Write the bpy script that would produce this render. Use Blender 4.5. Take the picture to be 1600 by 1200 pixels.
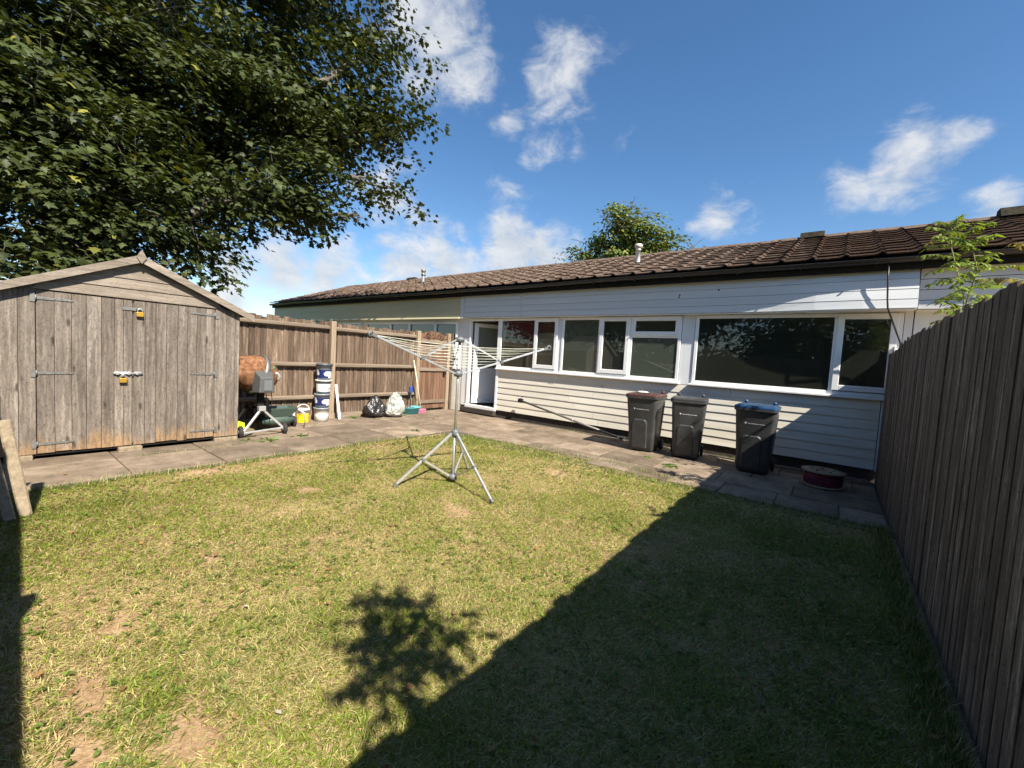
import bpy, bmesh, math, random
import numpy as np
from mathutils import Vector, Matrix, noise as mnoise

random.seed(7)
rng = np.random.default_rng(11)
SC = bpy.context.scene
for o in list(bpy.data.objects):
    bpy.data.objects.remove(o)
COL = SC.collection
PI = math.pi

# ------------------------------------------------------------------ camera
CAM_H = 1.55
cam_data = bpy.data.cameras.new('camera')
cam_data.sensor_width = 36.0
cam_data.sensor_fit = 'HORIZONTAL'
cam_data.lens = 36.0 * 650.0 / 1600.0
cam_data.clip_start = 0.05
cam_data.clip_end = 2000.0
cam = bpy.data.objects.new('camera', cam_data)
COL.objects.link(cam)
RC = ((0.7892587670794895, -0.08424361787082232, 0.6082545613772238),
      (0.6111942518778538, 0.012175184300355654, -0.7913869795231174),
      (0.059263690904590105, 0.9963708033334213, 0.06109858594990531))
cam.matrix_world = Matrix(((*RC[0], 0.0), (*RC[1], 0.0), (*RC[2], CAM_H), (0, 0, 0, 1)))
SC.camera = cam

# ------------------------------------------------------------------ sun and sky
SUN_VEC = Vector((0.95, -0.31, 1.0)).normalized()       # towards the sun
sun_data = bpy.data.lights.new('sun', 'SUN')
sun_data.energy = 5.0
sun_data.angle = math.radians(0.53)
sun_data.color = (1.0, 0.92, 0.79)
sun = bpy.data.objects.new('sun', sun_data)
sun.rotation_euler = SUN_VEC.to_track_quat('Z', 'Y').to_euler()
COL.objects.link(sun)

world = bpy.data.worlds.new('World')
SC.world = world
world.use_nodes = True
wn = world.node_tree
wn.nodes.clear()


def node(nt, kind, ins=None, **props):
    n = nt.nodes.new(kind)
    for k, v in props.items():
        setattr(n, k, v)
    for k, v in (ins or {}).items():
        s = n.inputs[k]
        if isinstance(v, bpy.types.NodeSocket):
            nt.links.new(v, s)
        else:
            s.default_value = v
    return n


def mth(nt, op, a, b=None, c=None, clamp=False):
    ins = {0: a}
    if b is not None:
        ins[1] = b
    if c is not None:
        ins[2] = c
    return node(nt, 'ShaderNodeMath', ins, operation=op, use_clamp=clamp).outputs[0]


def mixc(nt, fac, a, b, blend='MIX'):
    n = nt.nodes.new('ShaderNodeMix')
    n.data_type = 'RGBA'
    n.blend_type = blend
    for s, v in ((n.inputs[0], fac), (n.inputs[6], a), (n.inputs[7], b)):
        if isinstance(v, bpy.types.NodeSocket):
            nt.links.new(v, s)
        else:
            s.default_value = v if not isinstance(v, tuple) or len(v) == 4 else (*v, 1.0)
    return n.outputs[2]


SKY_STRENGTH = 0.077
EXPOSURE = 1.15
sky = node(wn, 'ShaderNodeTexSky', sky_type='NISHITA')
sky.sun_disc = False
sky.sun_elevation = math.asin(SUN_VEC.z)
sky.sun_rotation = math.atan2(SUN_VEC.x, SUN_VEC.y)
sky.air_density = 1.0
sky.dust_density = 0.35
sky.ozone_density = 2.2
sky.altitude = 120
# scattered fair-weather clouds: direction (x, y, z), angular radius, weight
CLOUDS = [(-0.623, 0.536, 0.57, 0.103, 1), (-0.644, 0.478, 0.597, 0.06, 1), (-0.601, 0.593, 0.536, 0.057, 0.9),
          (-0.457, 0.696, 0.554, 0.084, 0.85), (-0.398, 0.707, 0.584, 0.053, 0.5), (-0.568, 0.666, 0.484, 0.048, 0.7),
          (-0.528, 0.722, 0.447, 0.048, 0.6), (-0.467, 0.76, 0.452, 0.037, 0.55), (-0.362, 0.811, 0.459, 0.036, 0.35),
          (-0.601, 0.72, 0.347, 0.052, 0.6), (0.068, 0.935, 0.348, 0.07, 1), (0.005, 0.942, 0.335, 0.048, 0.8),
          (0.115, 0.923, 0.368, 0.041, 0.8), (-0.214, 0.925, 0.315, 0.06, 0.75), (-0.254, 0.919, 0.301, 0.037, 0.5),
          (-0.163, 0.94, 0.3, 0.035, 0.5), (-0.778, 0.533, 0.333, 0.078, 0.8), (-0.749, 0.596, 0.288, 0.054, 0.65),
          (-0.909, 0.388, 0.155, 0.075, 0.85), (-0.936, 0.317, 0.155, 0.058, 0.8), (-0.866, 0.474, 0.162, 0.08, 0.8),
          (-0.605, 0.758, 0.241, 0.087, 1), (-0.547, 0.803, 0.238, 0.072, 0.9), (-0.717, 0.666, 0.207, 0.087, 0.8),
          (-0.775, 0.605, 0.181, 0.071, 0.8), (-0.943, 0.32, 0.091, 0.053, 0.8), (0.176, 0.95, 0.258, 0.036, 0.7),
          (-0.797, 0.559, 0.229, 0.041, 0.6)]
_r = random.Random(5)
for _ in range(10):                                       # the same kind of cloud in the rest of the sky
    az = math.radians(_r.uniform(20, 290))
    el = math.radians(_r.uniform(8, 55))
    CLOUDS.append((math.sin(az) * math.cos(el), math.cos(az) * math.cos(el), math.sin(el),
                   _r.uniform(0.05, 0.1), _r.uniform(0.6, 1)))
wtc = node(wn, 'ShaderNodeTexCoord')
wdir = wtc.outputs['Generated']
warp = node(wn, 'ShaderNodeTexNoise', {'Vector': wdir, 'Scale': 9.0, 'Detail': 2.0, 'Roughness': 0.6})
warpv = node(wn, 'ShaderNodeVectorMath', {0: warp.outputs['Color'], 1: (0.5, 0.5, 0.5)}, operation='SUBTRACT').outputs[0]
warpv = node(wn, 'ShaderNodeVectorMath', {0: warpv, 'Scale': 0.10}, operation='SCALE').outputs[0]
wpos = node(wn, 'ShaderNodeVectorMath', {0: wdir, 1: warpv}, operation='ADD').outputs[0]
tot = None
for (cx, cy, cz, cr, cw) in CLOUDS:
    d = node(wn, 'ShaderNodeVectorMath', {0: wpos, 1: (cx, cy, cz)}, operation='DISTANCE').outputs['Value']
    cw *= 1.3 if cz < 0.26 else 0.95                      # thicker banks low down, thin wisps above
    m = mth(wn, 'MULTIPLY_ADD', d, -cw / (cr * 1.42), cw)
    tot = mth(wn, 'MAXIMUM', 0.0 if tot is None else tot, m)
stretch = node(wn, 'ShaderNodeMapping', {'Vector': wdir, 'Scale': (1.0, 1.0, 1.7)}).outputs[0]
cn = node(wn, 'ShaderNodeTexNoise', {'Vector': stretch, 'Scale': 13.0, 'Detail': 8.0, 'Roughness': 0.62, 'Distortion': 0.3})
dens = mth(wn, 'ADD', mth(wn, 'MULTIPLY', tot, 1.35), mth(wn, 'MULTIPLY', mth(wn, 'SUBTRACT', cn.outputs[0], 0.5), 2.0))
dens = mth(wn, 'MULTIPLY', dens, mth(wn, 'GREATER_THAN', tot, 0.0))
dens = node(wn, 'ShaderNodeMapRange', {'Value': dens, 'From Min': 0.20, 'From Max': 1.2}, interpolation_type='SMOOTHSTEP').outputs[0]
dens = mth(wn, 'MULTIPLY', dens, node(wn, 'ShaderNodeMapRange', {'Value': tot, 'From Min': 0.0, 'From Max': 0.3}).outputs[0])
dens = mth(wn, 'MULTIPLY', dens, 0.9)
skyc = node(wn, 'ShaderNodeHueSaturation', {'Saturation': 1.2, 'Value': 1.0, 'Color': sky.outputs[0]}).outputs[0]
CL = 0.90 / SKY_STRENGTH / 2 ** EXPOSURE
cshade = mixc(wn, node(wn, 'ShaderNodeMapRange', {'Value': cn.outputs[0], 'From Min': 0.35, 'From Max': 0.7}).outputs[0],
              (CL * 0.68, CL * 0.74, CL * 0.82, 1), (CL, CL * 1.0, CL * 1.01, 1))
wcol = mixc(wn, dens, skyc, cshade)
bg = node(wn, 'ShaderNodeBackground', {'Color': wcol, 'Strength': SKY_STRENGTH})
wo = node(wn, 'ShaderNodeOutputWorld', {'Surface': bg.outputs[0]})

world.cycles.sampling_method = 'MANUAL'
world.cycles.sample_map_resolution = 256

vs = SC.view_settings
vs.view_transform = 'Standard'
vs.look = 'None'
vs.exposure = EXPOSURE
vs.gamma = 1.0
vs.use_curve_mapping = False
SC.render.engine = 'CYCLES'
SC.cycles.use_denoising = True
SC.cycles.max_bounces = 6
SC.cycles.diffuse_bounces = 3
SC.cycles.glossy_bounces = 3
SC.cycles.transparent_max_bounces = 12
SC.cycles.sample_clamp_indirect = 6.0

# ------------------------------------------------------------------ mesh helpers
ORG = {}                                                  # world origin of every object that was built in world coordinates


class MB:
    """collects shapes and links them as ONE mesh object"""

    def __init__(self):
        self.v, self.f, self.sm = [], [], []

    def add(self, vs_, fs_, smooth=False):
        b = len(self.v)
        self.v += [tuple(p) for p in vs_]
        self.f += [tuple(b + i for i in q) for q in fs_]
        self.sm += [smooth] * len(fs_)
        return self

    def box(self, x0, x1, y0, y1, z0, z1):
        return self.add([(x0, y0, z0), (x1, y0, z0), (x1, y1, z0), (x0, y1, z0), (x0, y0, z1), (x1, y0, z1), (x1, y1, z1), (x0, y1, z1)],
                        [(0, 3, 2, 1), (4, 5, 6, 7), (0, 1, 5, 4), (1, 2, 6, 5), (2, 3, 7, 6), (3, 0, 4, 7)])

    def hexa(self, p):                                    # eight corners: bottom four, top four
        return self.add(p, [(0, 3, 2, 1), (4, 5, 6, 7), (0, 1, 5, 4), (1, 2, 6, 5), (2, 3, 7, 6), (3, 0, 4, 7)])

    def tube(self, pts, rad, n=10, caps=True, smooth=True):
        pts = [Vector(p) for p in pts]
        m = len(pts)
        if not isinstance(rad, (list, tuple)):
            rad = [rad] * m
        t0 = (pts[1] - pts[0]).normalized()
        ref = Vector((0, 0, 1)) if abs(t0.z) < 0.9 else Vector((1, 0, 0))
        u = t0.cross(ref).normalized()
        vs_ = []
        for i, p in enumerate(pts):
            t = (pts[min(i + 1, m - 1)] - pts[max(i - 1, 0)]).normalized()
            u = (u - t * u.dot(t)).normalized()
            w = t.cross(u)
            for k in range(n):
                a = 2 * PI * k / n
                vs_.append(p + (u * math.cos(a) + w * math.sin(a)) * rad[i])
        fs_ = []
        for i in range(m - 1):
            for k in range(n):
                k2 = (k + 1) % n
                fs_.append((i * n + k, i * n + k2, (i + 1) * n + k2, (i + 1) * n + k))
        self.add(vs_, fs_, smooth)
        if caps:
            b = len(self.v) - m * n
            self.f += [tuple(b + k for k in reversed(range(n))), tuple(b + (m - 1) * n + k for k in range(n))]
            self.sm += [False, False]
        return self

    def bar(self, p0, p1, w, h, up=(0, 0, 1)):            # rectangular bar between two points
        p0, p1 = Vector(p0), Vector(p1)
        t = (p1 - p0).normalized()
        s = t.cross(Vector(up)).normalized() * (w / 2)
        q = s.cross(t).normalized() * (h / 2)
        return self.hexa([p0 - s - q, p0 + s - q, p1 + s - q, p1 - s - q, p0 - s + q, p0 + s + q, p1 + s + q, p1 - s + q])

    def lathe(self, prof, origin=(0, 0, 0), axis=(0, 0, 1), n=24, smooth=True, sx=1.0, sy=1.0, close=False):
        o = Vector(origin)
        q = Vector(axis).normalized().to_track_quat('Z', 'Y')
        vs_, fs_ = [], []
        for (r, z) in prof:
            for k in range(n):
                a = 2 * PI * k / n
                vs_.append(o + q @ Vector((r * math.cos(a) * sx, r * math.sin(a) * sy, z)))
        for i in range(len(prof) - 1):
            for k in range(n):
                k2 = (k + 1) % n
                fs_.append((i * n + k, i * n + k2, (i + 1) * n + k2, (i + 1) * n + k))
        return self.add(vs_, fs_, smooth)

    def prism(self, poly, d0, d1, plane='YZ'):            # polygon extruded along the third axis
        def mk(a, b, d):
            return {'YZ': (d, a, b), 'XZ': (a, d, b), 'XY': (a, b, d)}[plane]
        n = len(poly)
        vs_ = [mk(a, b, d0) for a, b in poly] + [mk(a, b, d1) for a, b in poly]
        fs_ = [tuple(reversed(range(n))), tuple(range(n, 2 * n))] + [(i, (i + 1) % n, n + (i + 1) % n, n + i) for i in range(n)]
        return self.add(vs_, fs_)

    def build(self, name, mat_, parent=None, org=None, bevel=0.0, seg=1, raw=False):
        me = bpy.data.meshes.new(name)
        off = Vector(org) if org is not None else (Vector(ORG.get(parent.name, (0, 0, 0))) if parent else Vector((0, 0, 0)))
        me.from_pydata(self.v if raw else [tuple(Vector(p) - off) for p in self.v], [], self.f)
        bm = bmesh.new()
        bm.from_mesh(me)
        bm.faces.ensure_lookup_table()
        for i, s in enumerate(self.sm):
            bm.faces[i].smooth = s
        if len(self.f) > 1:
            bmesh.ops.recalc_face_normals(bm, faces=bm.faces[:])
        if bevel > 0:
            es = [e for e in bm.edges if len(e.link_faces) == 2 and e.calc_face_angle(0) > 0.6]
            bmesh.ops.bevel(bm, geom=es, offset=bevel, segments=seg, affect='EDGES', profile=0.5, clamp_overlap=True)
        bm.to_mesh(me)
        bm.free()
        if mat_:
            me.materials.append(mat_)
        o = bpy.data.objects.new(name, me)
        COL.objects.link(o)
        if parent:
            o.parent = parent
            if org is not None:
                o.location = off - Vector(ORG.get(parent.name, (0, 0, 0)))
                ORG[o.name] = tuple(off)
            else:
                ORG[o.name] = tuple(off)
        else:
            o.location = off
            ORG[o.name] = tuple(off)
        return o


def inst(src, name, parent, loc_world=None, rot=None, scale=None):
    """another object on the same mesh"""
    o = bpy.data.objects.new(name, src.data if hasattr(src, 'data') else src)
    COL.objects.link(o)
    o.parent = parent
    if loc_world is not None:
        o.location = Vector(loc_world) - Vector(ORG.get(parent.name, (0, 0, 0)))
    if rot:
        o.rotation_euler = rot
    if scale:
        o.scale = scale
    return o


def thing(name, label, cat, loc=(0, 0, 0), rz=0.0, group=None, local=False):
    """an Empty at the base of a thing; local=True: its parts are modelled around its own origin"""
    e = bpy.data.objects.new(name, None)
    COL.objects.link(e)
    e.empty_display_size = 0.2
    e.location = loc
    e.rotation_euler = (0, 0, rz)
    e['label'] = label
    e['category'] = cat
    if group:
        e['group'] = group
    ORG[e.name] = (0, 0, 0) if local else tuple(loc)
    return e


def tag(o, label, cat, group=None):
    o['label'] = label
    o['category'] = cat
    if group:
        o['group'] = group
    return o


def kind(o, k):
    o['kind'] = k
    return o


# ------------------------------------------------------------------ materials
def new_mat(name):
    m = bpy.data.materials.new(name)
    m.use_nodes = True
    nt = m.node_tree
    return m, nt, nt.nodes['Principled BSDF']


def ramp(nt, fac, stops):
    n = nt.nodes.new('ShaderNodeValToRGB')
    e = n.color_ramp.elements
    while len(e) < len(stops):
        e.new(0.5)
    for i, (p, c) in enumerate(stops):
        e[i].position = p
        e[i].color = (*c, 1.0)
    nt.links.new(fac, n.inputs[0])
    return n.outputs[0]


def coords(nt, scale=(1, 1, 1), rand=True, kind_='Object'):
    tc = node(nt, 'ShaderNodeTexCoord')
    v = tc.outputs[kind_]
    if kind_ == 'World':
        v = node(nt, 'ShaderNodeNewGeometry').outputs['Position']
    if rand:
        oi = node(nt, 'ShaderNodeObjectInfo')
        r = mth(nt, 'MULTIPLY', oi.outputs['Random'], 73.0)
        cx = node(nt, 'ShaderNodeCombineXYZ', {0: r, 1: r, 2: r}).outputs[0]
        v = node(nt, 'ShaderNodeVectorMath', {0: v, 1: cx}, operation='ADD').outputs[0]
    return node(nt, 'ShaderNodeMapping', {'Vector': v, 'Scale': scale}).outputs[0]


def world_pos(nt):
    return node(nt, 'ShaderNodeNewGeometry').outputs['Position']


def noisy(name, stops, scale=8.0, detail=6.0, rough=0.7, bump=0.15, bscale=None, stretch_=(1, 1, 1), metal=0.0, rvar=0.0, spec=0.4, rand=True, dirt=None, bdist=0.01):
    """plain material: colour ramp over noise, random value per object, fine bump"""
    m, nt, b = new_mat(name)
    v = coords(nt, stretch_, rand)
    n1 = node(nt, 'ShaderNodeTexNoise', {'Vector': v, 'Scale': scale, 'Detail': detail, 'Roughness': 0.65})
    c = ramp(nt, n1.outputs[0], stops)
    if rvar:
        oi = node(nt, 'ShaderNodeObjectInfo')
        val = node(nt, 'ShaderNodeMapRange', {'Value': oi.outputs['Random'], 'To Min': 1 - rvar, 'To Max': 1 + rvar}).outputs[0]
        c = node(nt, 'ShaderNodeHueSaturation', {'Value': val, 'Color': c}).outputs[0]
    if dirt:
        n3 = node(nt, 'ShaderNodeTexNoise', {'Vector': v, 'Scale': scale * 0.37, 'Detail': 8.0, 'Roughness': 0.75})
        f = node(nt, 'ShaderNodeMapRange', {'Value': n3.outputs[0], 'From Min': 0.52, 'From Max': 0.75, 'To Max': dirt[1]}).outputs[0]
        c = mixc(nt, f, c, dirt[0])
    nt.links.new(c, b.inputs['Base Color'])
    b.inputs['Roughness'].default_value = rough
    b.inputs['Metallic'].default_value = metal
    b.inputs['Specular IOR Level'].default_value = spec
    if bump:
        n2 = node(nt, 'ShaderNodeTexNoise', {'Vector': v, 'Scale': bscale or scale * 5, 'Detail': 5.0, 'Roughness': 0.6})
        bp = node(nt, 'ShaderNodeBump', {'Height': n2.outputs[0], 'Strength': bump, 'Distance': bdist})
        nt.links.new(bp.outputs[0], b.inputs['Normal'])
    return m


def wood(name, dark, mid, light, axis='Z', rough=0.85, bump=0.5, rvar=0.18, tan=None, knots=True, streak=None, moss=None, mottle=0.0):
    """weathered boards: grain along one axis, knots, per-board tone, optional unweathered foot (tan)"""
    m, nt, b = new_mat(name)
    st = {'X': (1.2, 26, 26), 'Y': (26, 1.2, 26), 'Z': (26, 26, 1.2)}[axis]
    st2 = {'X': (0.5, 5, 5), 'Y': (5, 0.5, 5), 'Z': (5, 5, 0.5)}[axis]
    v = coords(nt, (1, 1, 1), True)
    wn_ = node(nt, 'ShaderNodeTexNoise', {'Vector': v, 'Scale': 3.0, 'Detail': 2.0})
    wv = node(nt, 'ShaderNodeVectorMath', {0: wn_.outputs['Color'], 'Scale': 0.05}, operation='SCALE').outputs[0]
    vv = node(nt, 'ShaderNodeVectorMath', {0: v, 1: wv}, operation='ADD').outputs[0]
    g = node(nt, 'ShaderNodeTexNoise', {'Vector': node(nt, 'ShaderNodeMapping', {'Vector': vv, 'Scale': st}).outputs[0], 'Scale': 1.0, 'Detail': 8.0, 'Roughness': 0.7})
    g2 = node(nt, 'ShaderNodeTexNoise', {'Vector': node(nt, 'ShaderNodeMapping', {'Vector': vv, 'Scale': st2}).outputs[0], 'Scale': 1.0, 'Detail': 5.0, 'Roughness': 0.6})
    g3 = node(nt, 'ShaderNodeTexNoise', {'Vector': v, 'Scale': 60.0, 'Detail': 4.0, 'Roughness': 0.7})
    fac = mth(nt, 'ADD', mth(nt, 'MULTIPLY', g.outputs[0], 0.55), mth(nt, 'MULTIPLY', g2.outputs[0], 0.3))
    fac = mth(nt, 'ADD', fac, mth(nt, 'MULTIPLY', g3.outputs[0], 0.15))
    c = ramp(nt, fac, [(0.30, dark), (0.48, mid), (0.66, light)])
    if tan:
        zc = node(nt, 'ShaderNodeSeparateXYZ', {0: world_pos(nt)}).outputs[2]
        zz = mth(nt, 'ADD', zc, mth(nt, 'MULTIPLY', mth(nt, 'SUBTRACT', g2.outputs[0], 0.5), tan[2]))
        f = node(nt, 'ShaderNodeMapRange', {'Value': zz, 'From Min': tan[1], 'From Max': tan[1] * 0.25, 'To Max': 0.8}, interpolation_type='SMOOTHSTEP').outputs[0]
        tn = ramp(nt, fac, [(0.3, tuple(q * 0.55 for q in tan[0])), (0.6, tan[0])])
        c = mixc(nt, f, c, tn)
    if streak:                                            # pale lichen / bleached streaks along the grain
        s = node(nt, 'ShaderNodeTexNoise', {'Vector': node(nt, 'ShaderNodeMapping', {'Vector': vv, 'Scale': tuple(q * 0.8 for q in st2)}).outputs[0], 'Scale': 4.0, 'Detail': 9.0, 'Roughness': 0.75})
        f = node(nt, 'ShaderNodeMapRange', {'Value': s.outputs[0], 'From Min': 0.52, 'From Max': 0.68, 'To Max': streak[1]}).outputs[0]
        c = mixc(nt, f, c, streak[0])
    if knots:
        kv = node(nt, 'ShaderNodeMapping', {'Vector': vv, 'Scale': {'X': (2.2, 7, 7), 'Y': (7, 2.2, 7), 'Z': (7, 7, 2.2)}[axis]}).outputs[0]
        vo = node(nt, 'ShaderNodeTexVoronoi', {'Vector': kv, 'Scale': 1.0})
        f = node(nt, 'ShaderNodeMapRange', {'Value': vo.outputs['Distance'], 'From Min': 0.16, 'From Max': 0.07, 'To Max': 0.75}).outputs[0]
        c = mixc(nt, f, c, tuple(q * 0.45 for q in dark))
    if mottle:                                            # dark weather stain blotches
        s = node(nt, 'ShaderNodeTexNoise', {'Vector': node(nt, 'ShaderNodeMapping', {'Vector': vv, 'Scale': {'X': (9, 22, 22), 'Y': (22, 9, 22), 'Z': (22, 22, 9)}[axis]}).outputs[0], 'Scale': 1.6, 'Detail': 6.0, 'Roughness': 0.75, 'Distortion': 1.2})
        f = node(nt, 'ShaderNodeMapRange', {'Value': s.outputs[0], 'From Min': 0.48, 'From Max': 0.62, 'To Max': mottle}).outputs[0]
        c = mixc(nt, f, c, tuple(q * 1.25 for q in dark))
    if moss:
        s = node(nt, 'ShaderNodeTexNoise', {'Vector': v, 'Scale': 5.0, 'Detail': 8.0, 'Roughness': 0.75})
        f = node(nt, 'ShaderNodeMapRange', {'Value': s.outputs[0], 'From Min': 0.55, 'From Max': 0.7, 'To Max': moss[1]}).outputs[0]
        c = mixc(nt, f, c, moss[0])
    oi = node(nt, 'ShaderNodeObjectInfo')
    val = node(nt, 'ShaderNodeMapRange', {'Value': oi.outputs['Random'], 'To Min': 1 - rvar, 'To Max': 1 + rvar}).outputs[0]
    c = node(nt, 'ShaderNodeHueSaturation', {'Value': val, 'Color': c}).outputs[0]
    nt.links.new(c, b.inputs['Base Color'])
    b.inputs['Roughness'].default_value = rough
    b.inputs['Specular IOR Level'].default_value = 0.2
    bp = node(nt, 'ShaderNodeBump', {'Height': fac, 'Strength': bump, 'Distance': 0.008})
    nt.links.new(bp.outputs[0], b.inputs['Normal'])
    return m


def plain(name, rgb, rough=0.5, metal=0.0, spec=0.5, bump=0.03, var=0.08):
    lo = tuple(max(0, c * (1 - var)) for c in rgb)
    hi = tuple(min(1, c * (1 + var)) for c in rgb)
    return noisy(name, [(0.35, lo), (0.65, hi)], scale=14, rough=rough, metal=metal, spec=spec, bump=bump, bscale=90, bdist=0.003)


M = {}
M['shed'] = wood('weathered shed boards', (0.042, 0.035, 0.030), (0.165, 0.138, 0.115), (0.34, 0.297, 0.255), 'Z', tan=((0.38, 0.24, 0.125), 0.30, 1.1), bump=0.9, rvar=0.15, streak=((0.085, 0.07, 0.057), 0.75), mottle=0.5)
M['shed_h'] = wood('weathered gable boards', (0.08, 0.066, 0.053), (0.22, 0.183, 0.148), (0.37, 0.32, 0.27), 'Y', bump=0.6, rvar=0.1, mottle=0.4)
M['fence_l'] = wood('brown fence boards', (0.045, 0.03, 0.021), (0.115, 0.078, 0.055), (0.22, 0.165, 0.12), 'Z', knots=False, rvar=0.38, streak=((0.33, 0.26, 0.19), 0.7))
M['rail'] = wood('bleached arris rail', (0.085, 0.065, 0.047), (0.19, 0.148, 0.11), (0.31, 0.252, 0.192), 'Y', knots=False, rvar=0.1)
M['post'] = wood('fence post', (0.11, 0.08, 0.054), (0.25, 0.19, 0.132), (0.37, 0.295, 0.215), 'Z', knots=True, rvar=0.08)
M['fence_r'] = wood('dark weathered fence boards', (0.05, 0.038, 0.030), (0.15, 0.116, 0.091), (0.27, 0.22, 0.175), 'Z', knots=False, rvar=0.2, streak=((0.50, 0.435, 0.35), 0.9), mottle=0.55)
M['gate'] = wood('dark brown gate boards', (0.06, 0.032, 0.02), (0.15, 0.085, 0.055), (0.26, 0.165, 0.11), 'Z', knots=False, rvar=0.15)
M['door_white'] = plain('white upvc', (0.80, 0.81, 0.81), rough=0.28, var=0.02, bump=0.0)
M['clad'] = noisy('cream painted boards', [(0.3, (0.66, 0.62, 0.525)), (0.7, (0.80, 0.765, 0.675))], scale=2.5, rough=0.55, bump=0.12, stretch_=(0.3, 1, 4), bscale=30, rvar=0.03, dirt=((0.40, 0.34, 0.25), 0.42))
M['fascia'] = noisy('white painted fascia', [(0.3, (0.54, 0.565, 0.59)), (0.7, (0.62, 0.64, 0.66))], scale=2.5, rough=0.5, bump=0.1, stretch_=(0.3, 1, 4), bscale=30, rvar=0.02, dirt=((0.40, 0.40, 0.38), 0.3))
M['fascia_cream'] = noisy('cream fascia', [(0.3, (0.44, 0.40, 0.26)), (0.7, (0.52, 0.48, 0.33))], scale=2.0, rough=0.55, bump=0.1, stretch_=(0.3, 1, 4), bscale=30)
M['pier'] = noisy('white panel', [(0.3, (0.68, 0.70, 0.72)), (0.7, (0.76, 0.78, 0.79))], scale=3, rough=0.5, bump=0.08, stretch_=(1, 1, 0.4), bscale=40, dirt=((0.45, 0.43, 0.4), 0.2))
M['black_plastic'] = plain('black gutter plastic', (0.018, 0.018, 0.02), rough=0.38, var=0.2)
M['black_board'] = plain('black painted board', (0.014, 0.013, 0.012), rough=0.8, spec=0.15, var=0.2)
M['plinth'] = noisy('dark brick plinth', [(0.3, (0.03, 0.025, 0.022)), (0.7, (0.075, 0.06, 0.05))], scale=14, rough=0.9, bump=0.4)
M['room'] = plain('room plaster', (0.52, 0.53, 0.48), rough=0.9, var=0.05)
M['room_red'] = plain('red kitchen wall', (0.45, 0.03, 0.03), rough=0.8, var=0.06)
M['room_floor'] = plain('room floor', (0.12, 0.10, 0.08), rough=0.6)
M['steel'] = noisy('galvanised steel', [(0.3, (0.42, 0.43, 0.43)), (0.7, (0.62, 0.63, 0.62))], scale=20, rough=0.42, metal=0.75, bump=0.05, dirt=((0.25, 0.2, 0.15), 0.35))
M['alu'] = noisy('dull aluminium', [(0.3, (0.55, 0.56, 0.56)), (0.7, (0.74, 0.75, 0.75))], scale=18, rough=0.4, metal=0.7, bump=0.04, dirt=((0.35, 0.32, 0.28), 0.3))
M['zinc'] = noisy('zinc hinge', [(0.3, (0.15, 0.148, 0.138)), (0.7, (0.27, 0.265, 0.25))], scale=20, rough=0.55, metal=0.6, bump=0.1)
M['brass'] = plain('brass padlock', (0.62, 0.36, 0.05), rough=0.35, metal=0.6)
M['line'] = plain('pale plastic line', (0.66, 0.67, 0.55), rough=0.5)
M['plastic_grey'] = plain('grey plastic', (0.13, 0.14, 0.145), rough=0.45)
M['bin'] = noisy('charcoal bin plastic', [(0.3, (0.038, 0.040, 0.042)), (0.7, (0.062, 0.064, 0.066))], scale=6, rough=0.42, bump=0.12, bscale=160, dirt=((0.17, 0.165, 0.15), 0.45), bdist=0.002)
M['bin_black'] = noisy('black bin lid', [(0.3, (0.03, 0.031, 0.033)), (0.7, (0.05, 0.05, 0.052))], scale=6, rough=0.4, bump=0.1, bscale=160, dirt=((0.16, 0.15, 0.14), 0.4), bdist=0.002)
M['bin_brown'] = noisy('faded brown bin lid', [(0.3, (0.045, 0.021, 0.018)), (0.7, (0.085, 0.04, 0.034))], scale=6, rough=0.5, bump=0.1, bscale=160, dirt=((0.30, 0.22, 0.19), 0.4), bdist=0.002)
M['bin_blue'] = noisy('blue bin lid', [(0.3, (0.012, 0.04, 0.095)), (0.7, (0.02, 0.065, 0.15))], scale=6, rough=0.36, bump=0.1, bscale=160, dirt=((0.12, 0.16, 0.22), 0.4), bdist=0.002)
M['white_print'] = plain('white print', (0.75, 0.75, 0.75), rough=0.5, bump=0)
M['rubber'] = plain('black rubber', (0.025, 0.024, 0.022), rough=0.8)
M['rust'] = noisy('rusty drum', [(0.30, (0.07, 0.032, 0.016)), (0.45, (0.16, 0.074, 0.036)), (0.58, (0.25, 0.125, 0.065)), (0.74, (0.36, 0.25, 0.17))], scale=13, detail=10, rough=0.85, bump=0.3, spec=0.2)
M['concrete'] = noisy('concrete', [(0.3, (0.15, 0.115, 0.075)), (0.7, (0.33, 0.27, 0.19))], scale=22, detail=8, rough=0.9, bump=0.5, bscale=90, dirt=((0.25, 0.2, 0.13), 0.4))
M['felt'] = noisy('roof felt', [(0.3, (0.035, 0.04, 0.038)), (0.7, (0.08, 0.085, 0.08))], scale=20, rough=0.95, bump=0.4, bscale=220)


# ------------------------------------------------------------------ ground
def vnoise(x, y, s, seed=0):
    """smooth value noise on arrays, 0..1"""
    r = np.random.default_rng(seed).random((257, 257))
    x, y = x * s + 1000.3, y * s + 1000.7
    xi, yi = np.floor(x).astype(int), np.floor(y).astype(int)
    fx, fy = x - xi, y - yi
    fx, fy = fx * fx * (3 - 2 * fx), fy * fy * (3 - 2 * fy)
    g = lambda a, b: r[a % 257, b % 257]
    return (g(xi, yi) * (1 - fx) + g(xi + 1, yi) * fx) * (1 - fy) + (g(xi, yi + 1) * (1 - fx) + g(xi + 1, yi + 1) * fx) * fy


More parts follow.
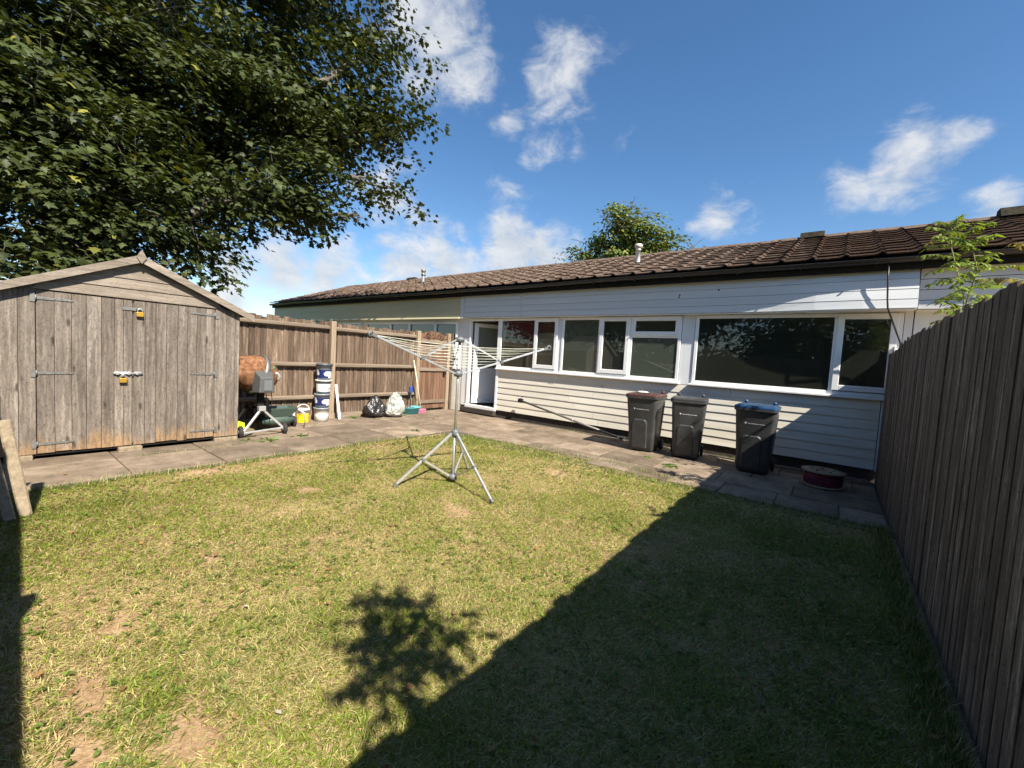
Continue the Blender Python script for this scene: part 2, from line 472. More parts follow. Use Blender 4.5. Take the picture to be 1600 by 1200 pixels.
def soil_mat():
    m, nt, b = new_mat('soil and thatch')
    p = world_pos(nt)
    n1 = node(nt, 'ShaderNodeTexNoise', {'Vector': p, 'Scale': 2.2, 'Detail': 8.0, 'Roughness': 0.65})
    n2 = node(nt, 'ShaderNodeTexNoise', {'Vector': p, 'Scale': 45.0, 'Detail': 6.0, 'Roughness': 0.7})
    f = mth(nt, 'ADD', mth(nt, 'MULTIPLY', n1.outputs[0], 0.5), mth(nt, 'MULTIPLY', n2.outputs[0], 0.5))
    c = ramp(nt, f, [(0.36, (0.17, 0.115, 0.06)), (0.5, (0.34, 0.225, 0.125)), (0.64, (0.50, 0.36, 0.22))])
    # well beyond the garden the ground is plain meadow
    d = node(nt, 'ShaderNodeVectorMath', {0: p, 1: (-3.0, 3.0, 0.0)}, operation='DISTANCE').outputs['Value']
    far = node(nt, 'ShaderNodeMapRange', {'Value': d, 'From Min': 9.0, 'From Max': 14.0}).outputs[0]
    g = ramp(nt, f, [(0.35, (0.06, 0.09, 0.025)), (0.65, (0.15, 0.17, 0.06))])
    nt.links.new(mixc(nt, far, c, g), b.inputs['Base Color'])
    b.inputs['Roughness'].default_value = 0.95
    b.inputs['Specular IOR Level'].default_value = 0.1
    bp = node(nt, 'ShaderNodeBump', {'Height': n2.outputs[0], 'Strength': 0.7, 'Distance': 0.02})
    nt.links.new(bp.outputs[0], b.inputs['Normal'])
    return m


M['soil'] = soil_mat()
# one sheet to the horizon, finely divided and slightly uneven in the garden
gx = np.concatenate([[-900, -300, -100, -40, -20], np.linspace(-12, 4, 81), [8, 20, 60, 200, 900]])
gy = np.concatenate([[-900, -300, -100, -40, -12], np.linspace(-4, 9, 66), [14, 30, 100, 300, 900]])
GX, GY = np.meshgrid(gx, gy)
GZ = -0.012 + (vnoise(GX, GY, 1.3, 3) - 0.5) * 0.02
GZ[(GX < -6) | (GX > 0.5) | (GY > 6)] = -0.02
gme = bpy.data.meshes.new('ground')
nv, nu = GX.shape
gv = np.stack([GX, GY, GZ], -1).reshape(-1, 3)
gf = [(j * nu + i, j * nu + i + 1, (j + 1) * nu + i + 1, (j + 1) * nu + i) for j in range(nv - 1) for i in range(nu - 1)]
gme.from_pydata(gv.tolist(), [], gf)
gme.polygons.foreach_set('use_smooth', [True] * len(gf))
gme.materials.append(M['soil'])
ground = bpy.data.objects.new('ground', gme)
COL.objects.link(ground)
kind(ground, 'structure')


def edge_x(y):                                            # where the lawn meets the path by the shed
    return -6.05 + 0.16 * (vnoise(y, y * 0 + 3.1, 1.1, 21) - 0.5) + 0.12 * (vnoise(y, y * 0, 4.5, 22) - 0.5) + np.clip(y - 4.6, 0, 2) * 0.28


def edge_y(x):                                            # where the lawn meets the path by the house
    e = np.interp(x, [-6.5, -5.4, -4.0, -2.8, -1.9, -1.1, -0.4, 0.6], [5.65, 5.82, 6.08, 6.12, 5.98, 5.74, 5.76, 5.78])
    return e + 0.10 * (vnoise(x, x * 0 + 1.7, 1.7, 23) - 0.5) + 0.10 * (vnoise(x, x * 0, 6.0, 24) - 0.5)


SOIL = [(-2.94, 4.975, 0.22, 0.13), (-1.87, 0.5, 0.22, 0.12), (-2.95, 0.48, 0.14, 0.09), (-2.45, 0.3, 0.2, 0.06), (-2.05, 0.22, 0.22, 0.08), (-3.4, 1.03, 0.10, 0.06),
        (-5.8, 1.7, 0.22, 0.35), (-5.8, 2.6, 0.18, 0.4), (-5.75, 4.05, 0.16, 0.2), (-2.83, 2.95, 0.2, 0.14), (-4.4, 2.2, 0.13, 0.1)]


def make_grass(n, xr, yr, seed, wid, ln, segs2):
    r = np.random.default_rng(seed)
    x = r.uniform(xr[0], xr[1], n)
    y = r.uniform(yr[0], yr[1], n)
    ok = (x > edge_x(y)) & (y < edge_y(x)) & (x < 0.585)
    keep = np.ones(n)
    for sx, sy, a, b in SOIL:
        q = ((x - sx) / a) ** 2 + ((y - sy) / b) ** 2
        keep = np.minimum(keep, np.clip((np.sqrt(q) - 0.35 + 0.7 * (vnoise(x, y, 9, 5) - 0.5)) / 1.1, 0.05, 1))
    thin = np.clip(0.35 + 1.5 * (vnoise(x, y, 2.6, 31) * 0.5 + vnoise(x, y, 8.0, 32) * 0.5), 0.35, 1.0)
    ok &= r.random(n) < keep * thin
    x, y = x[ok], y[ok]
    n = len(x)
    dry = vnoise(x, y, 0.75, 41) * 0.45 + vnoise(x, y, 2.9, 42) * 0.35 + vnoise(x, y, 11, 43) * 0.2
    dryp = np.clip((dry - 0.36) / 0.24, 0.0, 1)           # share of straw among the blades here
    isdry = r.random(n) < (0.28 + 0.48 * dryp)
    lush = np.clip((vnoise(x, y, 1.6, 51) - 0.62) / 0.2, 0, 1)
    az = r.uniform(0, 2 * PI, n)
    # combed a little by the mower
    az = np.where(r.random(n) < 0.35, r.normal(0.6, 0.6, n), az)
    tilt = np.clip(r.normal(1.08, 0.28, n), 0.2, 1.5)
    tilt = np.where(isdry, np.clip(tilt + 0.22, 0, 1.54), tilt)
    L = ln * r.uniform(0.55, 1.35, n) * (1 + 0.35 * lush)
    W = wid * r.uniform(0.6, 1.4, n) * np.where(isdry, 0.75, 1.1)
    d = np.stack([np.cos(az) * np.sin(tilt), np.sin(az) * np.sin(tilt), np.cos(tilt)], -1)
    s = np.stack([-np.sin(az), np.cos(az), np.zeros(n)], -1)
    s += 0.5 * r.normal(0, 1, (n, 3)) * np.array([0, 0, 1])
    s /= np.linalg.norm(s, axis=1)[:, None]
    base = np.stack([x, y, -0.006 + r.uniform(-0.004, 0.006, n)], -1)
    tip = base + d * L[:, None]
    if segs2:
        bend = np.zeros((n, 3))
        bend[:, 2] = L * r.uniform(0.02, 0.16, n)
        mid = base + d * (L * 0.55)[:, None] + bend
        V = np.stack([base - s * (W / 2)[:, None], base + s * (W / 2)[:, None], mid + s * (W * 0.42)[:, None], mid - s * (W * 0.42)[:, None], tip], 1)
        k = 5
        tri = np.array([[0, 1, 2], [0, 2, 3], [3, 2, 4]])
    else:
        V = np.stack([base - s * (W / 2)[:, None], base + s * (W / 2)[:, None], tip], 1)
        k = 3
        tri = np.array([[0, 1, 2]])
    F = (np.arange(n)[:, None, None] * k + tri[None]).reshape(-1, 3)
    g = np.array([0.155, 0.205, 0.026])[None] * r.uniform(0.6, 1.5, n)[:, None] + np.stack([r.normal(0.015, 0.02, n), r.normal(0.01, 0.012, n), np.zeros(n)], -1)
    g = g * (1 - 0.15 * lush[:, None])
    st = np.array([0.49, 0.405, 0.18])[None] * r.uniform(0.55, 1.25, n)[:, None]
    st[:, 0] *= r.uniform(0.85, 1.08, n)
    c = np.clip(np.where(isdry[:, None], st, g), 0.01, 0.8)
    C = np.repeat(c, k, axis=0)
    return V.reshape(-1, 3), F, C


def np_mesh(name, V, F, C=None, mat_=None, parent=None):
    me = bpy.data.meshes.new(name)
    nf, k = F.shape
    me.vertices.add(len(V))
    me.loops.add(nf * k)
    me.polygons.add(nf)
    me.vertices.foreach_set('co', np.ascontiguousarray(V, dtype=np.float32).ravel())
    me.loops.foreach_set('vertex_index', np.ascontiguousarray(F, dtype=np.int32).ravel())
    me.polygons.foreach_set('loop_start', np.arange(0, nf * k, k, dtype=np.int32))
    me.update(calc_edges=True)
    if C is not None:
        at = me.color_attributes.new('tint', 'FLOAT_COLOR', 'POINT')
        cc = np.ones((len(V), 4), dtype=np.float32)
        cc[:, :3] = C
        at.data.foreach_set('color', cc.ravel())
    if mat_:
        me.materials.append(mat_)
    o = bpy.data.objects.new(name, me)
    COL.objects.link(o)
    if parent:
        o.parent = parent
        ORG[o.name] = ORG.get(parent.name, (0, 0, 0))
    return o


def leaf_mat(name, trans=0.3, rough=0.5, gloss=0.25, tcol=(1.5, 1.35, 0.5)):
    m = bpy.data.materials.new(name)
    m.use_nodes = True
    nt = m.node_tree
    nt.nodes.clear()
    a = node(nt, 'ShaderNodeVertexColor', layer_name='tint')
    tc = mixc(nt, 1.0, a.outputs[0], (*tcol, 1), 'MULTIPLY')
    bs = node(nt, 'ShaderNodeBsdfPrincipled', {'Base Color': a.outputs[0], 'Roughness': rough, 'Specular IOR Level': gloss})
    tr = node(nt, 'ShaderNodeBsdfTranslucent', {'Color': tc})
    mx = node(nt, 'ShaderNodeMixShader', {0: trans, 1: bs.outputs[0], 2: tr.outputs[0]})
    node(nt, 'ShaderNodeOutputMaterial', {'Surface': mx.outputs[0]})
    return m


M['grass'] = leaf_mat('grass blades', 0.22, 0.6, 0.25, (1.2, 1.2, 0.6))
parts = [make_grass(190000, (-3.8, 0.6), (0.0, 2.6), 101, 0.0036, 0.034, True),
         make_grass(110000, (-2.6, 0.6), (0.3, 2.2), 111, 0.0028, 0.032, False),
         make_grass(170000, (-6.3, 0.6), (2.6, 4.5), 102, 0.0052, 0.034, False),
         make_grass(110000, (-6.3, 0.6), (4.5, 6.3), 103, 0.0070, 0.036, False),
         make_grass(90000, (-6.3, -3.8), (-0.4, 2.6), 104, 0.0054, 0.034, False),
         make_grass(14000, (-3.8, 0.6), (-0.4, 0.0), 105, 0.006, 0.045, False)]
# taller uncut fringe along the fence foot and the path edges
def fringe(n, seed, line):
    r = np.random.default_rng(seed)
    t = r.random(n)
    px, py = line(t, r)
    az = r.uniform(0, 2 * PI, n)
    tilt = np.clip(r.normal(0.75, 0.35, n), 0, 1.4)
    L = r.uniform(0.04, 0.11, n)
    W = r.uniform(0.003, 0.0065, n)
    d = np.stack([np.cos(az) * np.sin(tilt), np.sin(az) * np.sin(tilt), np.cos(tilt)], -1)
    s = np.stack([-np.sin(az), np.cos(az), np.zeros(n)], -1)
    b = np.stack([px, py, np.full(n, -0.004)], -1)
    V = np.stack([b - s * (W / 2)[:, None], b + s * (W / 2)[:, None], b + d * L[:, None]], 1)
    F = np.arange(n)[:, None] * 3 + np.array([0, 1, 2])[None]
    c = np.where((r.random(n) < 0.35)[:, None], np.array([0.42, 0.36, 0.18]), np.array([0.09, 0.15, 0.025])) * r.uniform(0.6, 1.4, n)[:, None]
    return V.reshape(-1, 3), F, np.repeat(np.clip(c, 0, 0.8), 3, 0)


parts.append(fringe(9000, 201, lambda t, r: (0.57 - np.abs(r.normal(0, 0.07, len(t))), -0.2 + 6.0 * t)))
parts.append(fringe(2600, 202, lambda t, r: (-5.6 + 6.2 * t, edge_y(-5.6 + 6.2 * t) + r.normal(-0.02, 0.035, len(t)))))
parts.append(fringe(2400, 203, lambda t, r: (edge_x(0.3 + 5.3 * t) + r.normal(0.03, 0.04, len(t)), 0.3 + 5.3 * t)))
for k_, (ln_) in enumerate((lambda t, r: (-6.98 + r.normal(0, .012, len(t)), .2 + 5.6 * t), lambda t, r: (-8.5 + 9 * t, 6.38 + r.normal(0, .012, len(t))),
                           lambda t, r: (-8.5 + 9 * t, 6.98 + r.normal(0, .012, len(t))), lambda t, r: (-7.88 + r.normal(0, .012, len(t)), 2.8 + 3 * t),
                           lambda t, r: (-8.5 + 9 * t, 8.25 + r.normal(0, .04, len(t))), lambda t, r: (-8.56 + r.normal(0, .03, len(t)), 2.7 + 5.4 * t))):
    V, F, C = fringe(2600, 210 + k_, ln_)                 # tufts in the paving joints, in patches
    tri_ = V.reshape(-1, 3, 3)
    ok_ = vnoise(tri_[:, 0, 0], tri_[:, 0, 1], 2.3, 90 + k_) > .66
    tri_ = tri_[ok_]
    tri_[:, 2, 2] *= .6
    parts.append((tri_.reshape(-1, 3), np.arange(len(tri_) * 3).reshape(-1, 3), C.reshape(-1, 3, 3)[ok_].reshape(-1, 3)))
Vs, Fs, Cs, off = [], [], [], 0
for V, F, C in parts:
    Vs.append(V)
    Fs.append(F + off)
    Cs.append(C)
    off += len(V)
grass = np_mesh('lawn_grass', np.concatenate(Vs), np.concatenate(Fs), np.concatenate(Cs), M['grass'])
kind(grass, 'stuff')
tag(grass, 'short mown lawn of green and straw coloured grass', 'grass')

# broad-leaved weeds in the turf (clover, plantain): flat rosettes, uncountable
def rosettes(n, seed):
    r = np.random.default_rng(seed)
    x = r.uniform(-6, 0.5, n * 3)
    y = r.uniform(0.1, 6.0, n * 3)
    ok = (x > edge_x(y) + 0.05) & (y < edge_y(x) - 0.03) & (vnoise(x, y, 1.4, 61) > 0.5)
    x, y = x[ok][:n], y[ok][:n]
    Vl, Cl = [], []
    for k in range(5):
        az = r.uniform(0, 2 * PI, len(x))
        L = r.uniform(0.018, 0.04, len(x))
        W = L * r.uniform(0.28, 0.5, len(x))
        up_ = r.uniform(0.15, 0.7, len(x))
        d = np.stack([np.cos(az), np.sin(az), up_], -1)
        s = np.stack([-np.sin(az), np.cos(az), r.uniform(-.3, .3, len(x))], -1)
        b = np.stack([x, y, np.full(len(x), 0.006)], -1)
        m_ = b + d * (L * 0.55)[:, None]
        t_ = b + d * L[:, None] - np.array([0, 0, 0.008])
        Vl.append(np.stack([b, m_ + s * (W / 2)[:, None], t_, m_ - s * (W / 2)[:, None]], 1))
        c = np.array([0.12, 0.165, 0.035])[None] * r.uniform(0.6, 1.5, len(x))[:, None]
        Cl.append(np.repeat(c, 4, 0))
    V = np.concatenate(Vl).reshape(-1, 3)
    F = np.arange(len(V)).reshape(-1, 4)
    return V, F, np.concatenate(Cl)


V, F, C = rosettes(1500, 77)
o = np_mesh('lawn_clover', V, F, C, M['grass'])
kind(o, 'stuff')
tag(o, 'low broad leaved weeds growing through the lawn', 'weeds')
# dead leaves and pale scraps on the turf
r = np.random.default_rng(88)
n = 420
x, y = r.uniform(-6.6, 0.5, n), r.uniform(0.1, 6.6, n)
az = r.uniform(0, 2 * PI, n)
s_ = r.uniform(0.008, 0.024, n)
u = np.stack([np.cos(az), np.sin(az), r.uniform(-.3, .3, n)], -1) * s_[:, None]
w = np.stack([-np.sin(az), np.cos(az), r.uniform(-.3, .3, n)], -1) * (s_ * r.uniform(.4, .8, n))[:, None]
b = np.stack([x, y, r.uniform(0.014, 0.03, n)], -1)
V = np.stack([b - u, b + w, b + u * 1.2, b - w], 1).reshape(-1, 3)
c = np.where((r.random(n) < 0.07)[:, None], np.array([0.5, 0.47, 0.38]), np.array([0.30, 0.17, 0.07])) * r.uniform(0.6, 1.2, n)[:, None]
o = np_mesh('leaf_litter', V, np.arange(4 * n).reshape(-1, 4), np.repeat(c, 4, 0), M['grass'])
kind(o, 'stuff')
tag(o, 'dry fallen leaves scattered over lawn and paving', 'leaves')


# ------------------------------------------------------------------ paths of concrete slabs
def slab_mat():
    m, nt, b = new_mat('paving slab')
    v = coords(nt, (1, 1, 1), True)
    n1 = node(nt, 'ShaderNodeTexNoise', {'Vector': v, 'Scale': 2.6, 'Detail': 9.0, 'Roughness': 0.7})
    n2 = node(nt, 'ShaderNodeTexNoise', {'Vector': v, 'Scale': 70.0, 'Detail': 5.0, 'Roughness': 0.7})
    f = mth(nt, 'ADD', mth(nt, 'MULTIPLY', n1.outputs[0], 0.7), mth(nt, 'MULTIPLY', n2.outputs[0], 0.3))
    c = ramp(nt, f, [(0.34, (0.11, 0.085, 0.06)), (0.5, (0.22, 0.17, 0.125)), (0.66, (0.33, 0.265, 0.20))])
    n3 = node(nt, 'ShaderNodeTexNoise', {'Vector': world_pos(nt), 'Scale': 3.3, 'Detail': 10.0, 'Roughness': 0.78})
    c = mixc(nt, node(nt, 'ShaderNodeMapRange', {'Value': n3.outputs[0], 'From Min': 0.55, 'From Max': 0.7, 'To Max': 0.65}).outputs[0], c, (0.075, 0.07, 0.05, 1))
    oi = node(nt, 'ShaderNodeObjectInfo')
    val = node(nt, 'ShaderNodeMapRange', {'Value': oi.outputs['Random'], 'To Min': 0.7, 'To Max': 1.2}).outputs[0]
    c = node(nt, 'ShaderNodeHueSaturation', {'Value': val, 'Color': c}).outputs[0]
    nt.links.new(c, b.inputs['Base Color'])
    b.inputs['Roughness'].default_value = 0.92
    b.inputs['Specular IOR Level'].default_value = 0.15
    bp = node(nt, 'ShaderNodeBump', {'Height': f, 'Strength': 0.55, 'Distance': 0.012})
    nt.links.new(bp.outputs[0], b.inputs['Normal'])
    return m


M['slab'] = slab_mat()
M['joint'] = noisy('sandy joint', [(0.3, (0.06, 0.05, 0.035)), (0.7, (0.13, 0.105, 0.075))], scale=18, rough=0.95, bump=0.5)
path = kind(MB().box(-8.75, 0.62, 5.6, 8.36, -0.03, -0.004).box(-8.75, -6.0, 0.0, 5.6, -0.03, -0.0042).build('path', M['joint']), 'structure')
rs = random.Random(3)
SLAB_ME = {}


def slab(x0, x1, y0, y1):
    w_, d_ = round(x1 - x0, 2), round(y1 - y0, 2)
    if (w_, d_) not in SLAB_ME:
        mb = MB()
        hx, hy = w_ / 2 - 0.006, d_ / 2 - 0.006
        mb.box(-hx, hx, -hy, hy, -0.035, 0.0)
        o_ = mb.build('paving_slab', M['slab'], path, bevel=0.007)
        SLAB_ME[(w_, d_)] = o_.data
        o = o_
    else:
        o = inst(SLAB_ME[(w_, d_)], 'paving_slab', path)
    o.location = ((x0 + x1) / 2, (y0 + y1) / 2, 0.012 + rs.uniform(-0.004, 0.006))
    o.rotation_euler = (rs.uniform(-.006, .006), rs.uniform(-.006, .006), rs.uniform(-.008, .008))
    return o


# house path: rows of 0.6 m, staggered
for ri, (y0, y1) in enumerate([(5.78, 6.38), (6.38, 6.98), (6.98, 7.58), (7.58, 8.18)]):
    x = 0.60
    first = [0.42, 0.0, 0.55, 0.25][ri]
    if first:
        slab(x - first, x, y0, y1)
        x -= first
    while x > -8.5:
        wd = 0.62 if ri == 0 else 0.9
        xa = max(x - wd, -8.62)
        if ri == 0 and x < -2.4:
            break
        if xa - (-8.62) < 0.15:
            xa = -8.62
        slab(xa, x, y0, y1)
        x = xa
# path by the shed: 0.9 m slabs, two more rows beyond the shed
y = 0.18
while y < 5.75:
    y1_ = y + 0.9
    slab(-6.98, -6.08, y, min(y1_, 5.78))
    if y > 2.2:
        slab(-7.88, -6.98, y, min(y1_, 5.78)) if y1_ < 5.9 else slab(-7.88, -6.98, y, 5.78)
        slab(-8.62, -7.88, y, min(y1_, 5.78))
    else:
        slab(-7.46, -6.98, y, y1_)
    y = y1_
for xa, xb in ((-6.98, -6.08), (-7.88, -6.98), (-8.62, -7.88)):
    slab(xa, xb, 5.78, 6.38)
for xa, xb in ((-6.08, -5.2), (-5.2, -4.3), (-4.3, -3.4), (-3.4, -2.47)):
    slab(xa, xb, 5.98, 6.38)

# ------------------------------------------------------------------ bungalow terrace
WY = 8.35            # wall face
FY = 8.18            # fascia face
EY, EZ = 8.0, 3.335  # eave
RY, RZ = 11.6, 4.645 # ridge
SL = math.hypot(RY - EY, RZ - EZ)
PITCH = math.atan2(RZ - EZ, RY - EY)


def tile_mat():
    m, nt, b = new_mat('concrete roof tile')
    v = coords(nt, (1, 1, 1), True)
    p = world_pos(nt)
    n1 = node(nt, 'ShaderNodeTexNoise', {'Vector': v, 'Scale': 9.0, 'Detail': 7.0, 'Roughness': 0.7})
    c = ramp(nt, n1.outputs[0], [(0.34, (0.055, 0.037, 0.028)), (0.52, (0.118, 0.082, 0.062)), (0.68, (0.205, 0.155, 0.122))])
    n2 = node(nt, 'ShaderNodeTexNoise', {'Vector': p, 'Scale': 4.5, 'Detail': 8.0, 'Roughness': 0.75})
    xs = node(nt, 'ShaderNodeSeparateXYZ', {0: p}).outputs[0]
    th = node(nt, 'ShaderNodeMapRange', {'Value': xs, 'From Min': -3.0, 'From Max': 0.6, 'To Min': 0.0, 'To Max': 0.24}).outputs[0]
    f = node(nt, 'ShaderNodeMapRange', {'Value': mth(nt, 'ADD', n2.outputs[0], th), 'From Min': 0.56, 'From Max': 0.68, 'To Max': 0.92}).outputs[0]
    n3 = node(nt, 'ShaderNodeTexNoise', {'Vector': p, 'Scale': 38.0, 'Detail': 6.0, 'Roughness': 0.8})
    moss = ramp(nt, n3.outputs[0], [(0.35, (0.022, 0.012, 0.007)), (0.55, (0.062, 0.034, 0.021)), (0.72, (0.13, 0.085, 0.055))])
    c = mixc(nt, f, c, moss)
    n4 = node(nt, 'ShaderNodeTexVoronoi', {'Vector': v, 'Scale': 16.0})
    lf = node(nt, 'ShaderNodeMapRange', {'Value': n4.outputs['Distance'], 'From Min': 0.22, 'From Max': 0.10, 'To Max': 0.55}).outputs[0]
    c = mixc(nt, mth(nt, 'MULTIPLY', lf, mth(nt, 'SUBTRACT', 1.0, f)), c, (0.5, 0.46, 0.38, 1))
    oi = node(nt, 'ShaderNodeObjectInfo')
    val = node(nt, 'ShaderNodeMapRange', {'Value': oi.outputs['Random'], 'To Min': 0.8, 'To Max': 1.15}).outputs[0]
    c = node(nt, 'ShaderNodeHueSaturation', {'Value': val, 'Color': c}).outputs[0]
    nt.links.new(c, b.inputs['Base Color'])
    b.inputs['Roughness'].default_value = 0.95
    b.inputs['Specular IOR Level'].default_value = 0.1
    h = mth(nt, 'ADD', mth(nt, 'MULTIPLY', n1.outputs[0], 0.4), mth(nt, 'MULTIPLY', mth(nt, 'MULTIPLY', n3.outputs[0], f), 2.2))
    bp = node(nt, 'ShaderNodeBump', {'Height': h, 'Strength': 0.8, 'Distance': 0.03})
    nt.links.new(bp.outputs[0], b.inputs['Normal'])
    return m


M['tile'] = tile_mat()
M['moss_dark'] = noisy('mossy dark vent', [(0.35, (0.018, 0.016, 0.012)), (0.65, (0.05, 0.042, 0.03))], scale=12, rough=0.95, bump=0.6, spec=0.1)
M['ridge'] = noisy('ridge tile', [(0.35, (0.08, 0.055, 0.04)), (0.65, (0.16, 0.115, 0.09))], scale=9, rough=0.95, bump=0.5)


def glass_mat(name, tint=(0.75, 0.8, 0.78), ior=1.52, grough=0.0, haze=None):
    """a pane of two surfaces: mirror reflection by Fresnel, the rest passes, an optional pale haze lightens it"""
    m = bpy.data.materials.new(name)
    m.use_nodes = True
    nt = m.node_tree
    nt.nodes.clear()
    fr = node(nt, 'ShaderNodeFresnel', {'IOR': ior}).outputs[0]
    fr = mth(nt, 'MULTIPLY', fr, 1.8, clamp=True)
    wob = node(nt, 'ShaderNodeTexNoise', {'Vector': world_pos(nt), 'Scale': 1.3, 'Detail': 1.0})
    bp = node(nt, 'ShaderNodeBump', {'Height': wob.outputs[0], 'Strength': 0.02, 'Distance': 0.05})
    gl = node(nt, 'ShaderNodeBsdfGlossy', {'Roughness': grough, 'Color': (1, 1, 1, 1), 'Normal': bp.outputs[0]})
    tr = node(nt, 'ShaderNodeBsdfTransparent', {'Color': (*tint, 1)})
    base = tr.outputs[0]
    if haze:
        df = node(nt, 'ShaderNodeBsdfDiffuse', {'Color': (*haze[0], 1)})
        tl = node(nt, 'ShaderNodeBsdfTranslucent', {'Color': (*haze[0], 1)})
        hz = node(nt, 'ShaderNodeMixShader', {0: 0.5, 1: df.outputs[0], 2: tl.outputs[0]})
        base = node(nt, 'ShaderNodeMixShader', {0: haze[1], 1: base, 2: hz.outputs[0]}).outputs[0]
    mx = node(nt, 'ShaderNodeMixShader', {0: fr, 1: base, 2: gl.outputs[0]})
    node(nt, 'ShaderNodeOutputMaterial', {'Surface': mx.outputs[0]})
    return m


M['glass'] = glass_mat('window glass', haze=((0.15, 0.17, 0.13), 0.22))  # diffuse haze colour put in to lighten the dark panes
M['glass_frost'] = glass_mat('frosted glass', haze=((0.16, 0.19, 0.15), 0.75))
M['glass_hazed'] = glass_mat('hazed window glass', haze=((0.22, 0.25, 0.19), 0.5))  # pale haze in the pane stands in for a brighter room
M['glass_door'] = glass_mat('obscured door glass', haze=((0.42, 0.46, 0.38), 0.8))

# one interlocking tile: flat pan with a raised angular roll at its right edge
TW, GA = 0.4025, SL / 11
tp = [(0.0, 0.010), (0.025, 0.0), (0.285, 0.0), (0.335, 0.012), (0.372, 0.040), (0.405, 0.026), (0.415, 0.012)]
tmb = MB()
tv, tf = [], []
for (yy, zz) in ((-0.02, 0.030), (GA + 0.03, 0.004)):
    tv += [(a, yy, b + zz) for a, b in tp]
tv += [(a, -0.02, b + 0.030 - 0.020) for a, b in tp]
k = len(tp)
for i in range(k - 1):
    tf += [(i, i + 1, k + i + 1, k + i), (2 * k + i, 2 * k + i + 1, i + 1, i)]
tmb.add(tv, tf)
TILE_ME = None
rt = random.Random(9)


def roof(root, x0, x1):
    """tiled slope, ridge, back slope, gutter and its board, as parts of one bungalow"""
    global TILE_ME
    cols = int(round((x1 - x0) / TW))
    w = (x1 - x0) / cols
    slope = MB().add([(x0, EY + .02, EZ - .03), (x1, EY + .02, EZ - .03), (x1, RY, RZ - .03), (x0, RY, RZ - .03), (x1, 15.2, EZ - .03), (x0, 15.2, EZ - .03)],
                     [(0, 1, 2, 3), (3, 2, 4, 5)]).build('roof', M['felt'], root)
    for r_ in range(11):
        for c_ in range(cols):
            s = r_ * GA
            loc = (x0 + c_ * w, EY + s * math.cos(PITCH), EZ + s * math.sin(PITCH) + rt.uniform(-0.003, 0.004))
            if TILE_ME is None:
                t = tmb.build('roof_tile', M['tile'], slope, raw=True)
                TILE_ME = t.data
                t.location = Vector(loc) - Vector(ORG[slope.name])
            else:
                t = inst(TILE_ME, 'roof_tile', slope, loc)
            t.rotation_euler = (PITCH + rt.uniform(-.008, .008), rt.uniform(-.006, .006), rt.uniform(-.006, .006))
            t.scale = (w / TW, 1, 1)
    # ridge tiles
    nr = int((x1 - x0) / 0.45)
    wr = (x1 - x0) / nr
    prof = [(-0.13, -0.035), (-0.07, 0.03), (0, 0.05), (0.07, 0.03), (0.13, -0.035)]
    first = None
    for i in range(nr):
        loc = (x0 + i * wr, RY, RZ + 0.01 + rt.uniform(-.006, .006))
        if first is None:
            mb = MB()
            mb.add([(0.004, a, b) for a, b in prof] + [(wr - 0.006, a, b) for a, b in prof], [(j, j + 1, 6 + j, 5 + j) for j in range(4)] + [(4, 3, 2, 1, 0), (5, 6, 7, 8, 9)])
            first = mb.build('ridge_tile', M['ridge'], slope, raw=True)
            first.location = Vector(loc) - Vector(ORG[slope.name])
        else:
            inst(first, 'ridge_tile', slope, loc, rot=(0, rt.uniform(-.02, .02), 0))
    # gutter: half round channel with unions and brackets
    g = MB()
    n = 8
    gz, gy_, gr = EZ - 0.045, EY + 0.005, 0.058
    ring = [(gy_ + gr * math.cos(PI + PI * i / n), gz + gr * 1.05 * math.sin(PI + PI * i / n)) for i in range(n + 1)]
    inner = [(gy_ + (gr - .006) * math.cos(PI + PI * i / n), gz + (gr - .006) * 1.05 * math.sin(PI + PI * i / n)) for i in range(n + 1)]
    segs = max(2, int((x1 - x0) / 2.0))
    for q in range(segs):
        xa, xb = x0 + (x1 - x0) * q / segs, x0 + (x1 - x0) * (q + 1) / segs
        dz0 = -0.012 * math.sin(q * 2.1)
        dz1 = -0.012 * math.sin((q + 1) * 2.1)
        g.add([(xa, a, b + dz0) for a, b in ring] + [(xb, a, b + dz1) for a, b in ring], [(i, i + 1, n + 2 + i, n + 1 + i) for i in range(n)], True)
        g.add([(xa, a, b + dz0) for a, b in inner] + [(xb, a, b + dz1) for a, b in inner], [(i, i + 1, n + 2 + i, n + 1 + i) for i in range(n)], True)
        g.add([(xa, ring[0][0], ring[0][1] + dz0), (xa, ring[0][0] + .008, ring[0][1] + dz0 + .006), (xb, ring[0][0], ring[0][1] + dz1), (xb, ring[0][0] + .008, ring[0][1] + dz1 + .006)], [(0, 1, 3, 2)])
    gut = g.build('gutter', M['black_plastic'], root)
    for q in range(1, segs):
        xa = x0 + (x1 - x0) * q / segs
        ow = [(gy_ + (gr + .010) * math.cos(PI + PI * i / n), gz + (gr + .010) * 1.05 * math.sin(PI + PI * i / n) - 0.012 * math.sin(q * 2.1)) for i in range(n + 1)]
        mb = MB()
        mb.add([(xa - .05, a, b) for a, b in ow] + [(xa + .05, a, b) for a, b in ow], [(i, i + 1, n + 2 + i, n + 1 + i) for i in range(n)] + [tuple(range(n + 1)), tuple(range(n + 1, 2 * n + 2))])
        mb.build('gutter_union', M['black_plastic'], gut)
    for q in range(int((x1 - x0) / 0.9)):
        xa = x0 + 0.45 + q * 0.9
        MB().box(xa - .012, xa + .012, gy_ - .066, gy_ + .12, gz - .074, gz - .062).build('gutter_bracket', M['black_plastic'], gut)
    MB().box(x0, x1, EY + .075, EY + .10, EZ - 0.20, EZ - 0.01).build('barge_board', M['black_board'], root)
    return slope


